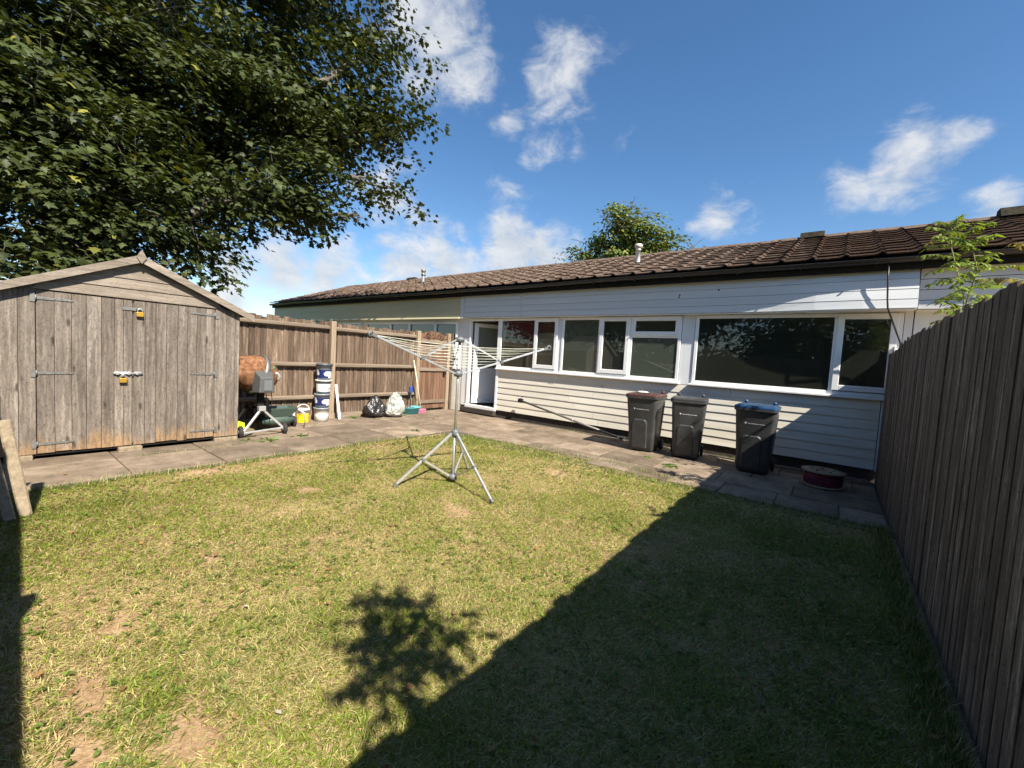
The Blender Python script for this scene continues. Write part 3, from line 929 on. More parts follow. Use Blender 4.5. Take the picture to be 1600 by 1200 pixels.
def shell(root, x0, x1, zf=0.2, holes=None):
    """party walls, floor, ceiling, back wall"""
    MB().box(x0 + .01, x0 + .11, WY + .03, 15.0, 0, 3.2).build('party_wall', M['room'], root)
    MB().box(x1 - .11, x1 - .01, WY + .03, 15.0, 0, 3.2).build('party_wall', M['room'], root)
    MB().box(x0 + .11, x1 - .11, 14.85, 15.0, 0, 3.2).build('back_wall', M['room'], root)
    MB().box(x0 + .11, x1 - .11, WY + .06, 14.85, 0.1, zf).build('room_floor', M['room_floor'], root)
    MB().box(x0, x1, FY + .10, 15.1, 2.66, 2.70).build('ceiling', M['room'], root)


def pane(parent, x0, x1, z0, z1, y, m='glass'):
    return MB().add([(x0, y, z0), (x1, y, z0), (x1, y, z1), (x0, y, z1)], [(0, 1, 2, 3)]).build('pane', M[m], parent)


def frame_rect(mb, x0, x1, z0, z1, t, y0, y1):
    mb.box(x0, x0 + t, y0, y1, z0, z1)
    mb.box(x1 - t, x1, y0, y1, z0, z1)
    mb.box(x0 + t, x1 - t, y0, y1, z0, z0 + t)
    mb.box(x0 + t, x1 - t, y0, y1, z1 - t, z1)


def sash(win, gx0, gx1, gz0, gz1, m='glass', t=0.085):
    mb = MB()
    frame_rect(mb, gx0 - t, gx1 + t, gz0 - t, gz1 + t, t, WY - 0.052, WY + 0.0)
    s = mb.build('sash', M['door_white'], win, bevel=0.006)
    mb = MB()
    frame_rect(mb, gx0 - .008, gx1 + .008, gz0 - .008, gz1 + .008, .009, WY - .045, WY - .028)
    pane(win, gx0, gx1, gz0, gz1, WY - .022, m)
    return s


# ---- the bungalow in the middle
HX0, HX1 = -8.20, 0.85
house = thing('bungalow', 'white boarded bungalow with long window row and open door', 'bungalow', (-3.6, 8.35, 0), group='terraced bungalows')
roof(house, HX0, HX1)
shell(house, HX0, HX1)
# fascia boards: right ends shaped outwards to make a sunlit patch below the gutter
def fbow(x):
    return float(np.interp(x, [-1.6, -1.0, -0.4, 0.1, 0.85], [0.0, 0.03, 0.11, 0.155, 0.165]))


FBZ = [2.585, 2.715, 2.86, 3.01, 3.16]
JX = -6.16
for i in range(4):
    z0, z1 = FBZ[i], FBZ[i + 1]
    lean = 0.004
    for xa, xb in ((HX0 + .12, JX - .012), (JX + .012, HX1 - .01)):
        nx = 12
        mb = MB()
        vs_ = []
        for j in range(nx + 1):
            x = xa + (xb - xa) * j / nx

            def face(z):
                h = (3.16 - z) / 0.575
                return FY - fbow(x) * math.sqrt(max(h, 0))
            yb, yt = face(z0) - lean, face(z1)
            vs_ += [(x, yb, z0 + .002), (x, yt, z1 - .003), (x, yt + .022, z1 - .003), (x, yb + .022, z0 + .002)]
        fs_ = []
        for j in range(nx):
            a, b = 4 * j, 4 * (j + 1)
            fs_ += [(a, b, b + 1, a + 1), (a + 1, b + 1, b + 2, a + 2), (a + 3, a, b, b + 3), (a + 2, b + 2, b + 3, a + 3)]
        fs_ += [(0, 1, 2, 3), (4 * nx, 4 * nx + 3, 4 * nx + 2, 4 * nx + 1)]
        mb.add(vs_, fs_)
        mb.build('fascia_board', M['fascia'], house)
MB().box(HX0 + .005, HX0 + .115, FY - .018, FY + .03, 2.56, 3.16).build('fascia_end_board', M['fascia'], house)
MB().box(JX - .010, JX + .010, FY - .012, FY + .02, 2.60, 3.16).build('joint_strip', M['fascia'], house)
sxs = [HX0 + .005, -1.6, -1.0, -.4, .1, HX1 - .012]
mb = MB()
for xa, xb in zip(sxs[:-1], sxs[1:]):
    ya, yb = FY + .012 - fbow(xa), FY + .012 - fbow(xb)
    mb.hexa([(xa, ya, 2.57), (xb, yb, 2.57), (xb, WY + .06, 2.57), (xa, WY + .06, 2.57), (xa, ya, 2.582), (xb, yb, 2.582), (xb, WY + .06, 2.582), (xa, WY + .06, 2.582)])
mb.build('soffit', M['pier'], house)
MB().box(HX0 + .005, HX1 - .005, FY + .03, FY + .09, 2.584, 3.2).build('fascia_backing', M['black_board'], house)
# cladding below the sills: overlapping boards, each leaning out at its foot
CB = [0.19 + i * (1.245 - 0.19) / 7 for i in range(8)]
for i in range(7):
  jx = [-6.945] + sorted([-4.6 + rt.uniform(-1.2, 1.2), -1.7 + rt.uniform(-1.1, 1.1)]) + [0.60]
  za, zb = CB[i], CB[i + 1] + .010
  for xa, xb in zip(jx[:-1], jx[1:]):
    mb = MB()
    xb -= .005
    sag = [rt.uniform(-.003, .003) for _ in range(9)]
    vs_ = []
    for j in range(9):
        x = xa + (xb - xa) * j / 8
        vs_ += [(x, WY - .021, za + sag[j]), (x, WY - .007, zb + sag[j]), (x, WY + .004, zb + sag[j]), (x, WY - .012, za + sag[j])]
    fs_ = []
    for j in range(8):
        a, b = 4 * j, 4 * (j + 1)
        fs_ += [(a, b, b + 1, a + 1), (a + 1, b + 1, b + 2, a + 2), (a + 3, a, b, b + 3), (a + 2, b + 2, b + 3, a + 3)]
    fs_ += [(0, 1, 2, 3), (32, 35, 34, 33)]
    mb.add(vs_, fs_).build('cladding_board', M['clad'], house, org=(xa, WY, za))
MB().box(-6.94, 0.74, WY + .006, WY + .12, 0.19, 1.25).build('wall', M['black_board'], house)
MB().box(0.605, 0.74, WY - .034, WY + .005, 0.17, 1.25).build('corner_board', M['pier'], house)
MB().box(HX0, HX1, WY + .02, WY + .14, -.03, 0.19).build('plinth', M['plinth'], house)
# screw holes left by old fixings
for (xh, zh) in ((-5.31, 1.02), (-5.26, 1.02), (-5.21, 1.02), (-3.95, 1.06), (-6.2, .62), (-6.05, .63)):
    MB().lathe([(.011, 0), (.009, .003), (0, .003)], (xh, WY - .019, zh), (0, -1, 0), 8).build('screw_hole', M['black_board'], house)
for (xh, zh) in ((-2.42, 2.93), (-2.43, 2.89), (-1.75, 2.99), (-.78, 2.72)):
    MB().lathe([(.016, 0), (.012, .004), (0, .004)], (xh, FY - fbow(xh) * .5 - .004, zh), (0, -1, 0), 8).build('screw_hole', M['black_board'], house)
# white piers between the windows
for (xa, xb, za, zb) in ((HX0 + .005, -7.985, 0.19, 2.57), (-5.135, -5.045, 1.25, 2.57), (-2.365, -2.135, 1.25, 2.57), (0.755, HX1 - .005, 0.19, 2.57)):
    MB().box(xa, xb, WY - .012, WY + .11, za, zb).build('wall_panel', M['pier'], house)
MB().box(-7.985, 0.755, WY + .002, WY + .1, 2.562, 2.572).build('head_trim', M['pier'], house)
# long sill
for xa, xb in ((-6.945, -2.34), (-2.16, 0.76)):
    MB().box(xa, xb, WY - .085, WY + .05, 1.247, 1.283).build('window_sill', M['door_white'], house, bevel=0.006)
FZ0, FZ1 = 1.285, 2.56


def window(x0, x1, bars):
    mb = MB()
    frame_rect(mb, x0, x1, FZ0, FZ1, 0.058, WY - .03, WY + .05)
    for b in bars:
        mb.box(*b)
    return mb.build('window', M['door_white'], house, bevel=0.005)


def vbar(x0, x1):
    return (x0, x1, WY - .03, WY + .05, FZ0 + .058, FZ1 - .058)


w1 = window(-6.885, -5.145, [vbar(-5.815, -5.745)])
pane(w1, -6.83, -5.81, 1.34, 2.51, WY - .01)
sash(w1, -5.71, -5.225, 1.44, 2.465)
w2 = window(-5.035, -2.375, [vbar(-4.115, -4.055), vbar(-3.42, -3.345), (-3.345, -2.433, WY - .03, WY + .05, 2.13, 2.19)])
pane(w2, -4.98, -4.11, 1.34, 2.51, WY - .01, 'glass_hazed')
sash(w2, -3.99, -3.485, 1.44, 2.465)
sash(w2, -3.285, -2.49, 2.255, 2.465)
pane(w2, -3.35, -2.43, 1.34, 2.14, WY - .01, 'glass_frost')
w3 = window(-2.125, 0.745, [vbar(-0.055, 0.005)])
pane(w3, -2.07, -0.05, 1.34, 2.51, WY - .01)
sash(w3, 0.07, 0.61, 1.44, 2.465)
MB().box(0.07, 0.61, WY - .02, WY + .01, 2.405, 2.462).build('trickle_vent', M['black_plastic'], w3)
# handle on the right hand sash frame
MB().box(0.672, 0.69, WY - .075, WY - .052, 1.94, 2.06).build('latch', M['door_white'], w3)
# door opening and the leaf standing open inside
mb = MB()
mb.box(-7.985, -7.92, WY - .03, WY + .06, 0.23, 2.56)
mb.box(-6.955, -6.887, WY - .03, WY + .06, 0.23, 2.56)
mb.box(-7.92, -6.955, WY - .03, WY + .06, 2.50, 2.56)
mb.box(-7.985, -6.887, WY - .06, WY + .06, 0.15, 0.23)
mb.build('door_frame', M['door_white'], house, bevel=0.005)
MB().box(-8.1, -6.9, WY - .12, WY + .05, 0.03, 0.147).build('door_step', M['plinth'], house)
leaf = MB()
lx = -7.88
for (ya, yb, za, zb) in ((8.43, 8.54, .26, 2.46), (9.25, 9.36, .26, 2.46), (8.54, 9.25, 2.36, 2.46), (8.54, 9.25, 1.12, 1.24), (8.54, 9.25, .26, .40)):
    leaf.box(lx - .03, lx + .03, ya, yb, za, zb)
leaf.box(lx - .012, lx + .012, 8.53, 9.26, .39, 1.13)
def swing(p, a=math.radians(-26)):                       # the leaf stands open about its left hinge
    x_, y_ = p[0] - lx, p[1] - 8.41
    return (lx + x_ * math.cos(a) - y_ * math.sin(a), 8.41 + x_ * math.sin(a) + y_ * math.cos(a), p[2])


leaf.v = [swing(p) for p in leaf.v]
dl = leaf.build('door', M['door_white'], house, bevel=0.004)
MB().add([swing(p) for p in ((lx, 8.54, 1.24), (lx, 9.25, 1.24), (lx, 9.25, 2.36), (lx, 8.54, 2.36))], [(0, 1, 2, 3)]).build('pane', M['glass_door'], dl)
MB().tube([swing(p) for p in ((lx + .03, 9.31, 1.2), (lx + .075, 9.31, 1.2), (lx + .075, 9.20, 1.2))], .009, 8).build('door_handle', M['steel'], dl)
# rooms behind the glass
MB().box(-8.08, -5.0, 10.6, 10.7, 1.75, 2.66).build('kitchen_wall', M['room_red'], house)
MB().box(-8.08, -5.0, 10.602, 10.7, 0.2, 1.745).build('kitchen_wall', M['room'], house)
MB().box(-7.0, -6.2, 10.25, 10.598, 1.7, 2.35).build('reflection_box', M['door_white'], house, bevel=.004)  # pale box stands in for a light reflection in the pane
MB().box(-6.80, -5.86, WY + .09, WY + .095, 2.12, 2.53).build('roller_blind', M['room_red'], house)
MB().tube([(-6.82, WY + .105, 2.52), (-5.84, WY + .105, 2.52)], .022, 10).build('blind_roller', M['door_white'], house)
MB().box(-5.09, -5.0, WY + .12, 10.6, 0.2, 2.66).build('partition_wall', M['room'], house)
MB().box(-2.29, -2.20, WY + .12, 14.8, 0.2, 2.66).build('partition_wall', M['room'], house)
MB().box(-5.0, -2.29, 10.3, 10.4, 0.2, 2.66).build('partition_wall', M['room'], house)
# white flue with its cowl, vents on the ridge
fl = MB().lathe([(.055, -.10), (.055, .30), (.062, .30), (.062, .325)], (-4.03, 10.0, 4.07), n=16).build('flue', M['door_white'], house)
MB().lathe([(.0, .455), (.075, .45), (.095, .425), (.095, .375), (.06, .36), (.06, .325)], (-4.03, 10.0, 4.07), n=16).build('flue_cowl', plain('old white cowl', (.55, .5, .45)), fl)
MB().prism([(RY - .16, RZ), (RY - .08, RZ + .13), (RY + .08, RZ + .13), (RY + .16, RZ)], -.86, -.42).build('ridge_vent', M['moss_dark'], house)
# ---- neighbours in the same row
def neighbour(name, label, x0, x1, fm, wins):
    root = thing(name, label, 'bungalow', ((x0 + x1) / 2, 8.35, 0), group='terraced bungalows')
    roof(root, x0, x1)
    shell(root, x0, x1)
    MB().box(x0 + .005, x1 - .005, FY + .03, FY + .09, 2.584, 3.2).build('fascia_backing', M['black_board'], root)
    MB().box(x0 + .005, x1 - .005, FY + .025, WY + .06, 2.57, 2.582).build('soffit', M['pier'], root)
    return root


nb = neighbour('bungalow', 'bungalow with plain cream fascia behind the left garden fence', -17.25, -8.20, None, None)
MB().box(-17.24, -8.205, FY - .004, FY + .025, 2.60, 3.16).build('fascia_panel', M['fascia_cream'], nb)
# drip board along its foot that catches the sun
mb = MB()
mb.hexa([(-17.24, FY - .065, 2.55), (-8.215, FY - .065, 2.55), (-8.215, FY + .02, 2.55), (-17.24, FY + .02, 2.55),
         (-17.24, FY - .050, 2.60), (-8.215, FY - .050, 2.60), (-8.215, FY + .02, 2.61), (-17.24, FY + .02, 2.61)])
mb.build('drip_board', M['fascia_cream'], nb)
MB().box(-17.24, -8.21, WY, WY + .12, 0, 1.15).build('wall', M['clad'], nb)
for xa, xb in ((-17.24, -16.6), (-13.2, -12.9), (-8.42, -8.21)):
    MB().box(xa, xb, WY + .001, WY + .12, 1.15, 2.57).build('wall_panel', M['pier'], nb)
for xa, xb, bars in ((-16.6, -13.2, (-15.4, -14.3)), (-12.9, -8.42, (-11.5, -10.55, -9.35))):
    mb = MB()
    frame_rect(mb, xa, xb, 1.16, 2.49, .07, WY - .05, WY + .05)
    MB().box(xa, xb, WY - .02, WY + .05, 2.492, 2.568).build('head_panel', M['pier'], nb)
    for b in bars:
        mb.box(b - .05, b + .05, WY - .05, WY + .05, 1.23, 2.42)
    wv = mb.build('window', M['door_white'], nb, bevel=.005)
    ed = [xa, *bars, xb]
    for a, b in zip(ed[:-1], ed[1:]):
        pane(wv, a + .03, b - .03, 1.2, 2.46, WY - .005, 'glass_hazed')
fl = MB().lathe([(.06, -.1), (.06, .30)], (-12.02, 10.0, 4.05), n=14).build('flue', M['steel'], nb)
MB().lathe([(.0, .52), (.085, .51), (.085, .44), (.065, .42), (.065, .36), (.085, .34), (.085, .30), (.05, .29)], (-12.02, 10.0, 4.05), n=14).build('flue_cowl', M['zinc'], fl)
MB().prism([(RY - .16, RZ), (RY - .08, RZ + .11), (RY + .08, RZ + .11), (RY + .16, RZ)], -14.9, -14.4).build('ridge_vent', M['moss_dark'], nb)
nb2 = neighbour('bungalow', 'far end bungalow of the row, its roof end above the shed side fence', -19.75, -17.25, None, None)
MB().box(-19.74, -17.255, FY - .004, FY + .025, 2.60, 3.16).build('fascia_panel', M['fascia_cream'], nb2)
MB().box(-19.74, -17.255, WY, WY + .12, 0, 2.57).build('wall', M['clad'], nb2)
MB().prism([(8.28, 3.2), (15.0, 3.2), (11.6, 4.58)], -19.74, -19.65).build('gable_wall', M['clad'], nb2)
nb3 = neighbour('bungalow', 'bungalow with mossy roof beyond the dark right hand fence', 0.85, 9.9, None, None)
for i in range(4):
    MB().hexa([(.86, FY + .02, FBZ[i] + .002), (9.89, FY + .02, FBZ[i] + .002), (9.89, FY + .045, FBZ[i] + .002), (.86, FY + .045, FBZ[i] + .002),
               (.86, FY + .03, FBZ[i + 1] - .006), (9.89, FY + .03, FBZ[i + 1] - .006), (9.89, FY + .045, FBZ[i + 1] - .006), (.86, FY + .045, FBZ[i + 1] - .006)]).build('fascia_board', M['fascia'], nb3)
MB().box(.86, 9.89, FY - .035, FY + .018, 2.585, 2.655).build('drip_board', M['fascia'], nb3)
MB().box(.86, 1.9, WY, WY + .12, 0.0, 2.57).build('wall', M['pier'], nb3)
MB().box(1.9, 9.89, WY, WY + .12, 0.0, 1.25).build('wall', M['clad'], nb3)
mb = MB()
frame_rect(mb, 1.9, 9.88, 1.26, 2.56, .06, WY - .03, WY + .05)
for b in (3.8, 5.2, 6.6, 8.2):
    mb.box(b - .04, b + .04, WY - .03, WY + .05, 1.32, 2.5)
wv = mb.build('window', M['door_white'], nb3)
pane(wv, 1.95, 9.85, 1.3, 2.52, WY)
MB().prism([(RY - .2, RZ), (RY - .1, RZ + .17), (RY + .1, RZ + .17), (RY + .2, RZ)], 2.15, 3.0).build('ridge_vent', M['moss_dark'], nb3)

# ------------------------------------------------------------------ fences
rf = random.Random(21)


def feather_mesh(w, h, t0, t1, axis, top=0.0):
    """a featheredge board standing at its own origin: runs w along Y, thick edge t0, thin edge t1"""
    mb = MB()
    s = axis
    mb.hexa([(0, 0, 0), (0, w, 0), (s * t1, w, 0), (s * t0, 0, 0), (0, 0, h), (0, w, h + top), (s * t1, w, h + top), (s * t0, 0, h)])
    return mb


# left fence (seen from its rail side)
LX = -8.66
lf = thing('closeboard_fence', 'brown closeboard fence with three rails, between shed and gate', 'fence', (LX, 4.6, 0))
src = []
for k in range(3):
    o = feather_mesh(0.122, 1.98 + k * .012, 0.020, 0.008, -1, rf.uniform(-.006, .006)).build('fence_board', M['fence_l'], None, org=(0, 0, 0))
    src.append(o.data)
    bpy.data.objects.remove(o)
y = -0.35
while y < 7.12:
    h = rf.choice(src)
    o = inst(h, 'fence_board', lf, (LX + rf.uniform(-.005, .005), y, 0.10 + rf.uniform(-.02, .02)))
    o.rotation_euler = (rf.uniform(-.003, .003), rf.uniform(-.004, .004), .17 + rf.uniform(-.06, .06))
    if 4.34 < y < 4.45:
        o.location.z -= .13
    y += 0.103 + rf.uniform(-.004, .004)
for (ya, yb) in ((2.5, 4.68), (4.82, 7.02), (-0.3, 2.45)):
    for z in (0.49, 1.17, 1.955):
        dz = rf.uniform(-.02, .02)
        mb = MB()
        mb.prism([(LX + .015, z - .05), (LX + .085, z - .022), (LX + .09, z + .022), (LX + .015, z + .05)], ya, yb, 'XZ')
        mb.v = [(a, b, c + dz * (b - ya) / (yb - ya)) for a, b, c in mb.v]
        mb.build('arris_rail', M['rail'], lf)
    MB().box(LX - .01, LX + .02, ya, yb, 0.0, 0.115).build('gravel_board', M['rail'], lf)
for yp, h in ((4.75, 2.12), (7.08, 2.12), (2.42, 2.1)):
    MB().box(LX + .012, LX + .118, yp - .055, yp + .055, -.05, h).build('fence_post', M['post'], lf, bevel=.006)
# gate beside the house
gt = thing('garden_gate', 'narrow dark wooden gate with dark scrolls beside the house door', 'gate', (LX + .05, 7.7, 0))
y = 7.19
i = 0
while y < 8.06:
    c = (y + .055 - 7.63) / 0.45
    mb = feather_mesh(0.108, 1.98 + 0.10 * (1 - c * c), .018, .010, 1, 0)
    mb.v = [(LX + .03 + a, y + b, .07 + cc) for a, b, cc in mb.v]
    mb.build('gate_board', M['gate'], gt)
    y += .1005
for z in (0.26, 1.13, 1.88):
    MB().box(LX + .052, LX + .085, 7.17, 8.09, z - .045, z + .045).build('gate_rail', M['rail'], gt)
MB().box(LX + .07, LX + .115, 8.0, 8.07, .98, 1.06).build('latch', M['black_board'], gt)
scroll = MB()  # dark curled tubes across the top of the gate
for sgn, yc in ((1, 7.42), (-1, 7.86)):
    pts = []
    for q in range(22):
        a = q / 21 * 2.6 * PI
        rr = .13 * (1 - q / 26)
        pts.append((LX + .095, yc + sgn * rr * math.cos(a), 2.02 + rr * math.sin(a) * .8))
    scroll.tube(pts, .007, 6)
scroll.tube([(LX + .095, 7.2, 1.97), (LX + .095, 7.42, 1.93), (LX + .095, 7.64, 1.98), (LX + .095, 7.86, 1.93), (LX + .095, 8.06, 1.97)], .007, 6)
scroll.build('dark_scroll', M['black_board'], gt)
MB().box(LX + .0, LX + .11, 8.10, 8.21, -.03, 2.14).build('gate_post', M['post'], gt, bevel=.006)
MB().box(LX + .02, LX + .13, 8.23, 8.30, -.03, 2.14).build('gate_post', M['fence_l'], gt, bevel=.004)

# right fence (seen from its board side, in its own shade)
RX = 0.63
rfn = thing('closeboard_fence', 'tall dark weathered board fence along the right edge', 'fence', (RX, 3.4, 0))
src = []
for k in range(5):
    o = feather_mesh(0.150, 2.08 + k * .008, (.007, .008, .0095, .011, .0075)[k], 0.005, -1, rf.uniform(-.014, .014)).build('fence_board', M['fence_r'], None, org=(0, 0, 0))
    src.append(o.data)
    bpy.data.objects.remove(o)
y = -2.2
while y < 8.20:
    top = float(np.interp(y, [-1, 2.8, 3.9, 5.0, 6.0, 6.6, 6.9, 7.4, 8.2], [2.03, 2.03, 2.05, 2.055, 2.06, 2.04, 2.0, 1.97, 1.95]))
    o = inst(rf.choice(src), 'fence_board', rfn, (RX + rf.uniform(-.002, .002), y, -0.08 + rf.uniform(-.006, .006) + (top - 2.03)))
    o.rotation_euler = (rf.uniform(-.0025, .0025), rf.uniform(-.0015, .0015), rf.uniform(-.012, .012))
    y += 0.122 + rf.uniform(-.014, .014)
MB().box(RX - .004, RX + .03, 8.2, 8.332, -.05, 1.95).build('fence_board', M['fence_r'], rfn)  # end strip added to keep the sun off the wall corner
for z in (0.45, 1.15, 1.8):
    MB().box(RX + .006, RX + .07, -2.2, 8.24, z - .04, z + .04).build('arris_rail', M['rail'], rfn)
for yp in (-2.1, 0.0, 2.3, 4.5, 6.1, 8.1):
    MB().box(RX + .012, RX + .12, yp - .05, yp + .05, -.05, 1.92).build('fence_post', M['post'], rfn)

nl = MB()
for q in range(84):
    yn = -2.1 + q * .122 + rf.uniform(-.012, .012)
    for z in (.45, 1.15, 1.8):
        for dy in (0, .05):
            nl.lathe([(.0042, 0), (.003, .0016), (0, .0018)], (RX - .0075, yn + dy, z + rf.uniform(-.02, .02)), (-1, 0, 0), 6)
kind(nl.build('nail_heads', M['rust'], rfn), 'stuff')

# fence behind the camera, seen as a reflection and by its shadow on the lawn
BY = -0.53
bfn = thing('closeboard_fence', 'rear garden fence whose shadow edge crosses the near left lawn', 'fence', (-4, BY, 0))
mb = MB().hexa([(0, 0, 0), (.122, 0, 0), (.122, .008, 0), (0, .02, 0), (0, 0, 2.06), (.122, 0, 2.07), (.122, .008, 2.07), (0, .02, 2.06)])
bo = None
x = -8.6
while x < 0.55:
    if bo is None:
        bo = mb.build('fence_board', M['fence_l'], bfn, raw=True)
        bo.location = Vector((x, BY - .02, .03)) - Vector(ORG[bfn.name])
    else:
        o = inst(bo, 'fence_board', bfn, (x, BY - .02 + rf.uniform(-.003, .003), .03 + rf.uniform(-.012, .012)))
        o.rotation_euler = (0, rf.uniform(-.006, .006), 0)
    x += .104
for z in (0.5, 1.2, 1.9):
    MB().box(-8.6, .6, BY + .002, BY + .05, z - .04, z + .04).build('arris_rail', M['rail'], bfn)
for xp in (-8.5, -6.2, -3.9, -1.6):
    MB().box(xp - .05, xp + .05, BY - .01, BY + .07, 0, 2.08).build('fence_post', M['post'], bfn)

bfn.location = (-4, -.390, 0)
bfn.rotation_euler = (0, 0, -.045)

# ------------------------------------------------------------------ shed
SX = -7.40
SY0, SY1, SYC = 0.17, 2.56, 1.37
ZB, ZE, ZA = 0.09, 1.99, 2.56
shed = thing('garden_shed', 'weathered timber shed with double doors, two brass padlocks and apex roof', 'shed', (SX - .5, SYC, 0))
SD = 1.12                                                  # depth
MB().box(SX - SD, SX - .03, SY0 + .02, SY1 - .02, ZB + .02, ZE - .03).build('wall', M['shed'], shed)
MB().prism([(SY0 + .02, ZE - .03), (SY1 - .02, ZE - .03), (SYC, ZA - .03)], SX - SD, SX - .03).build('gable_wall', M['shed_h'], shed)
MB().box(SX - SD, SX - .02, SY0 + .01, SY1 - .01, ZB - .035, ZB + .015).build('floor_bearer', M['black_board'], shed)


def vboard(parent, ya, yb, z0, z1, x, t=.018, name='board'):
    mb = MB()
    g = .0018
    a0 = rf.uniform(-.002, .002)
    mb.hexa([(x - t, ya + g, z0), (x + a0, ya + g, z0), (x + a0, yb - g, z0), (x - t, yb - g, z0),
             (x - t, ya + g, z1), (x + rf.uniform(-.002, .002), ya + g, z1), (x + rf.uniform(-.002, .002), yb - g, z1), (x - t, yb - g, z1)])
    return mb.build(name, M['shed'], parent, org=(x, ya, z0), bevel=.0025)


for ya, yb in ((.17, .315), (.315, .45), (2.235, 2.385), (2.385, 2.50), (2.50, 2.56)):
    vboard(shed, ya, yb, ZB - .01, 2.03, SX)
ldoor = MB().box(SX - .032, SX - .020, .46, 1.295, ZB + .03, 2.01).build('door', M['shed'], shed)
ed = [.455, .60, .745, .875, 1.01, 1.125, 1.298]
ed = [.455, .60, .742, .870, 1.005, 1.125, 1.212, 1.300]
for a, b in zip(ed[:-1], ed[1:]):
    vboard(ldoor, a, b, ZB - .005 + rf.uniform(-.012, .012), 2.015, SX - .002)
rdoor = MB().box(SX - .032, SX - .020, 1.315, 2.22, ZB + .03, 2.01).build('door', M['shed'], shed)
ed = [1.312, 1.43, 1.545, 1.66, 1.785, 1.90, 2.01, 2.12, 2.228]
for a, b in zip(ed[:-1], ed[1:]):
    vboard(rdoor, a, b, ZB - .005 + rf.uniform(-.012, .012), 2.015, SX - .002)
# lapped boards in the gable
gb = [(2.035, 2.175), (2.165, 2.305), (2.295, 2.43), (2.42, 2.54)]
sl = (ZA - ZE) / (SYC - SY0)
for i, (z0, z1) in enumerate(gb):
    h0 = min((ZA + .015 - z0) / sl, 1.02)
    h1 = max((ZA + .015 - z1) / sl, .02)
    h0, h1 = min(h0, 0.95), min(h1, 0.95)
    mb = MB()
    mb.hexa([(SX - .03, SYC - h0, z0), (SX + .016, SYC - h0, z0), (SX + .016, SYC + h0, z0), (SX - .03, SYC + h0, z0),
             (SX - .03, SYC - h1, z1), (SX + .002, SYC - h1, z1), (SX + .002, SYC + h1, z1), (SX - .03, SYC + h1, z1)])
    mb.build('gable_board', M['shed_h'], shed, org=(SX, SYC, z0))
# roof, bargeboards, finial
OX = SX + .085
rl = 1.345
for sgn in (-1, 1):
    e = (SYC + sgn * rl, ZA + .045 - sl * rl)
    mb = MB()
    mb.hexa([(SX - SD - .06, SYC, ZA + .035), (OX - .005, SYC, ZA + .035), (OX - .005, e[0], e[1] - .01), (SX - SD - .06, e[0], e[1] - .01),
             (SX - SD - .06, SYC, ZA + .06), (OX - .005, SYC, ZA + .06), (OX - .005, e[0], e[1] + .015), (SX - SD - .06, e[0], e[1] + .015)])
    mb.build('roof_panel', M['felt'], shed)
    mb = MB()
    mb.hexa([(OX - .004, SYC, ZA - .045), (OX + .016, SYC, ZA - .045), (OX + .016, e[0] + sgn * .02, e[1] - .088), (OX - .004, e[0] + sgn * .02, e[1] - .088),
             (OX - .004, SYC, ZA + .056), (OX + .016, SYC, ZA + .056), (OX + .016, e[0] + sgn * .02, e[1] + .010), (OX - .004, e[0] + sgn * .02, e[1] + .010)])
    mb.build('bargeboard', M['shed_h'], shed, org=(OX, SYC, ZA), bevel=.003)
mb = MB().prism([(SYC - .052, ZA + .02), (SYC, ZA - .065), (SYC + .052, ZA + .02), (SYC + .012, ZA + .105), (SYC - .012, ZA + .105)], OX + .017, OX + .036)
mb.build('finial', M['shed_h'], shed, bevel=.003)
# strap hinges
for door, yh, d in ((ldoor, .455, 1), (rdoor, 2.228, -1)):
    for z in (1.93, 1.05, .20):
        mb = MB()
        mb.hexa([(SX + .002, yh + d * .005, z - .018), (SX + .008, yh + d * .005, z - .018), (SX + .008, yh + d * .30, z - .009), (SX + .002, yh + d * .30, z - .009),
                 (SX + .002, yh + d * .005, z + .018), (SX + .008, yh + d * .005, z + .018), (SX + .008, yh + d * .30, z + .009), (SX + .002, yh + d * .30, z + .009)])
        mb.box(SX + .002, SX + .010, min(yh - d * .008, yh - d * .045), max(yh - d * .008, yh - d * .045), z - .05, z + .05)
        mb.tube([(SX + .010, yh, z - .03), (SX + .010, yh, z + .03)], .008, 8)
        for q in (.06, .15, .25):
            mb.lathe([(.007, 0), (.005, .004), (0, .005)], (SX + .008, yh + d * q, z), (1, 0, 0), 6)
        mb.build('hinge', M['zinc'], door)
# hasps
mb = MB()
mb.box(SX + .003, SX + .010, 1.20, 1.41, 1.885, 1.925)
mb.tube([(SX + .01, 1.335, 1.905), (SX + .035, 1.335, 1.905), (SX + .035, 1.36, 1.905), (SX + .01, 1.36, 1.905)], .005, 6)
mb.build('hasp', M['zinc'], ldoor)
mb = MB()
mb.box(SX + .003, SX + .010, 1.12, 1.285, 1.03, 1.075).box(SX + .003, SX + .010, 1.315, 1.39, 1.03, 1.075)
mb.tube([(SX + .02, 1.11, 1.052), (SX + .02, 1.40, 1.052)], .010, 8)
mb.tube([(SX + .02, 1.20, 1.052), (SX + .045, 1.20, 1.04), (SX + .045, 1.20, 1.01)], .008, 6)
for yy in (1.15, 1.26, 1.345):
    mb.box(SX + .008, SX + .032, yy - .012, yy + .012, 1.036, 1.068)
mb.build('bolt', M['alu'], ldoor)


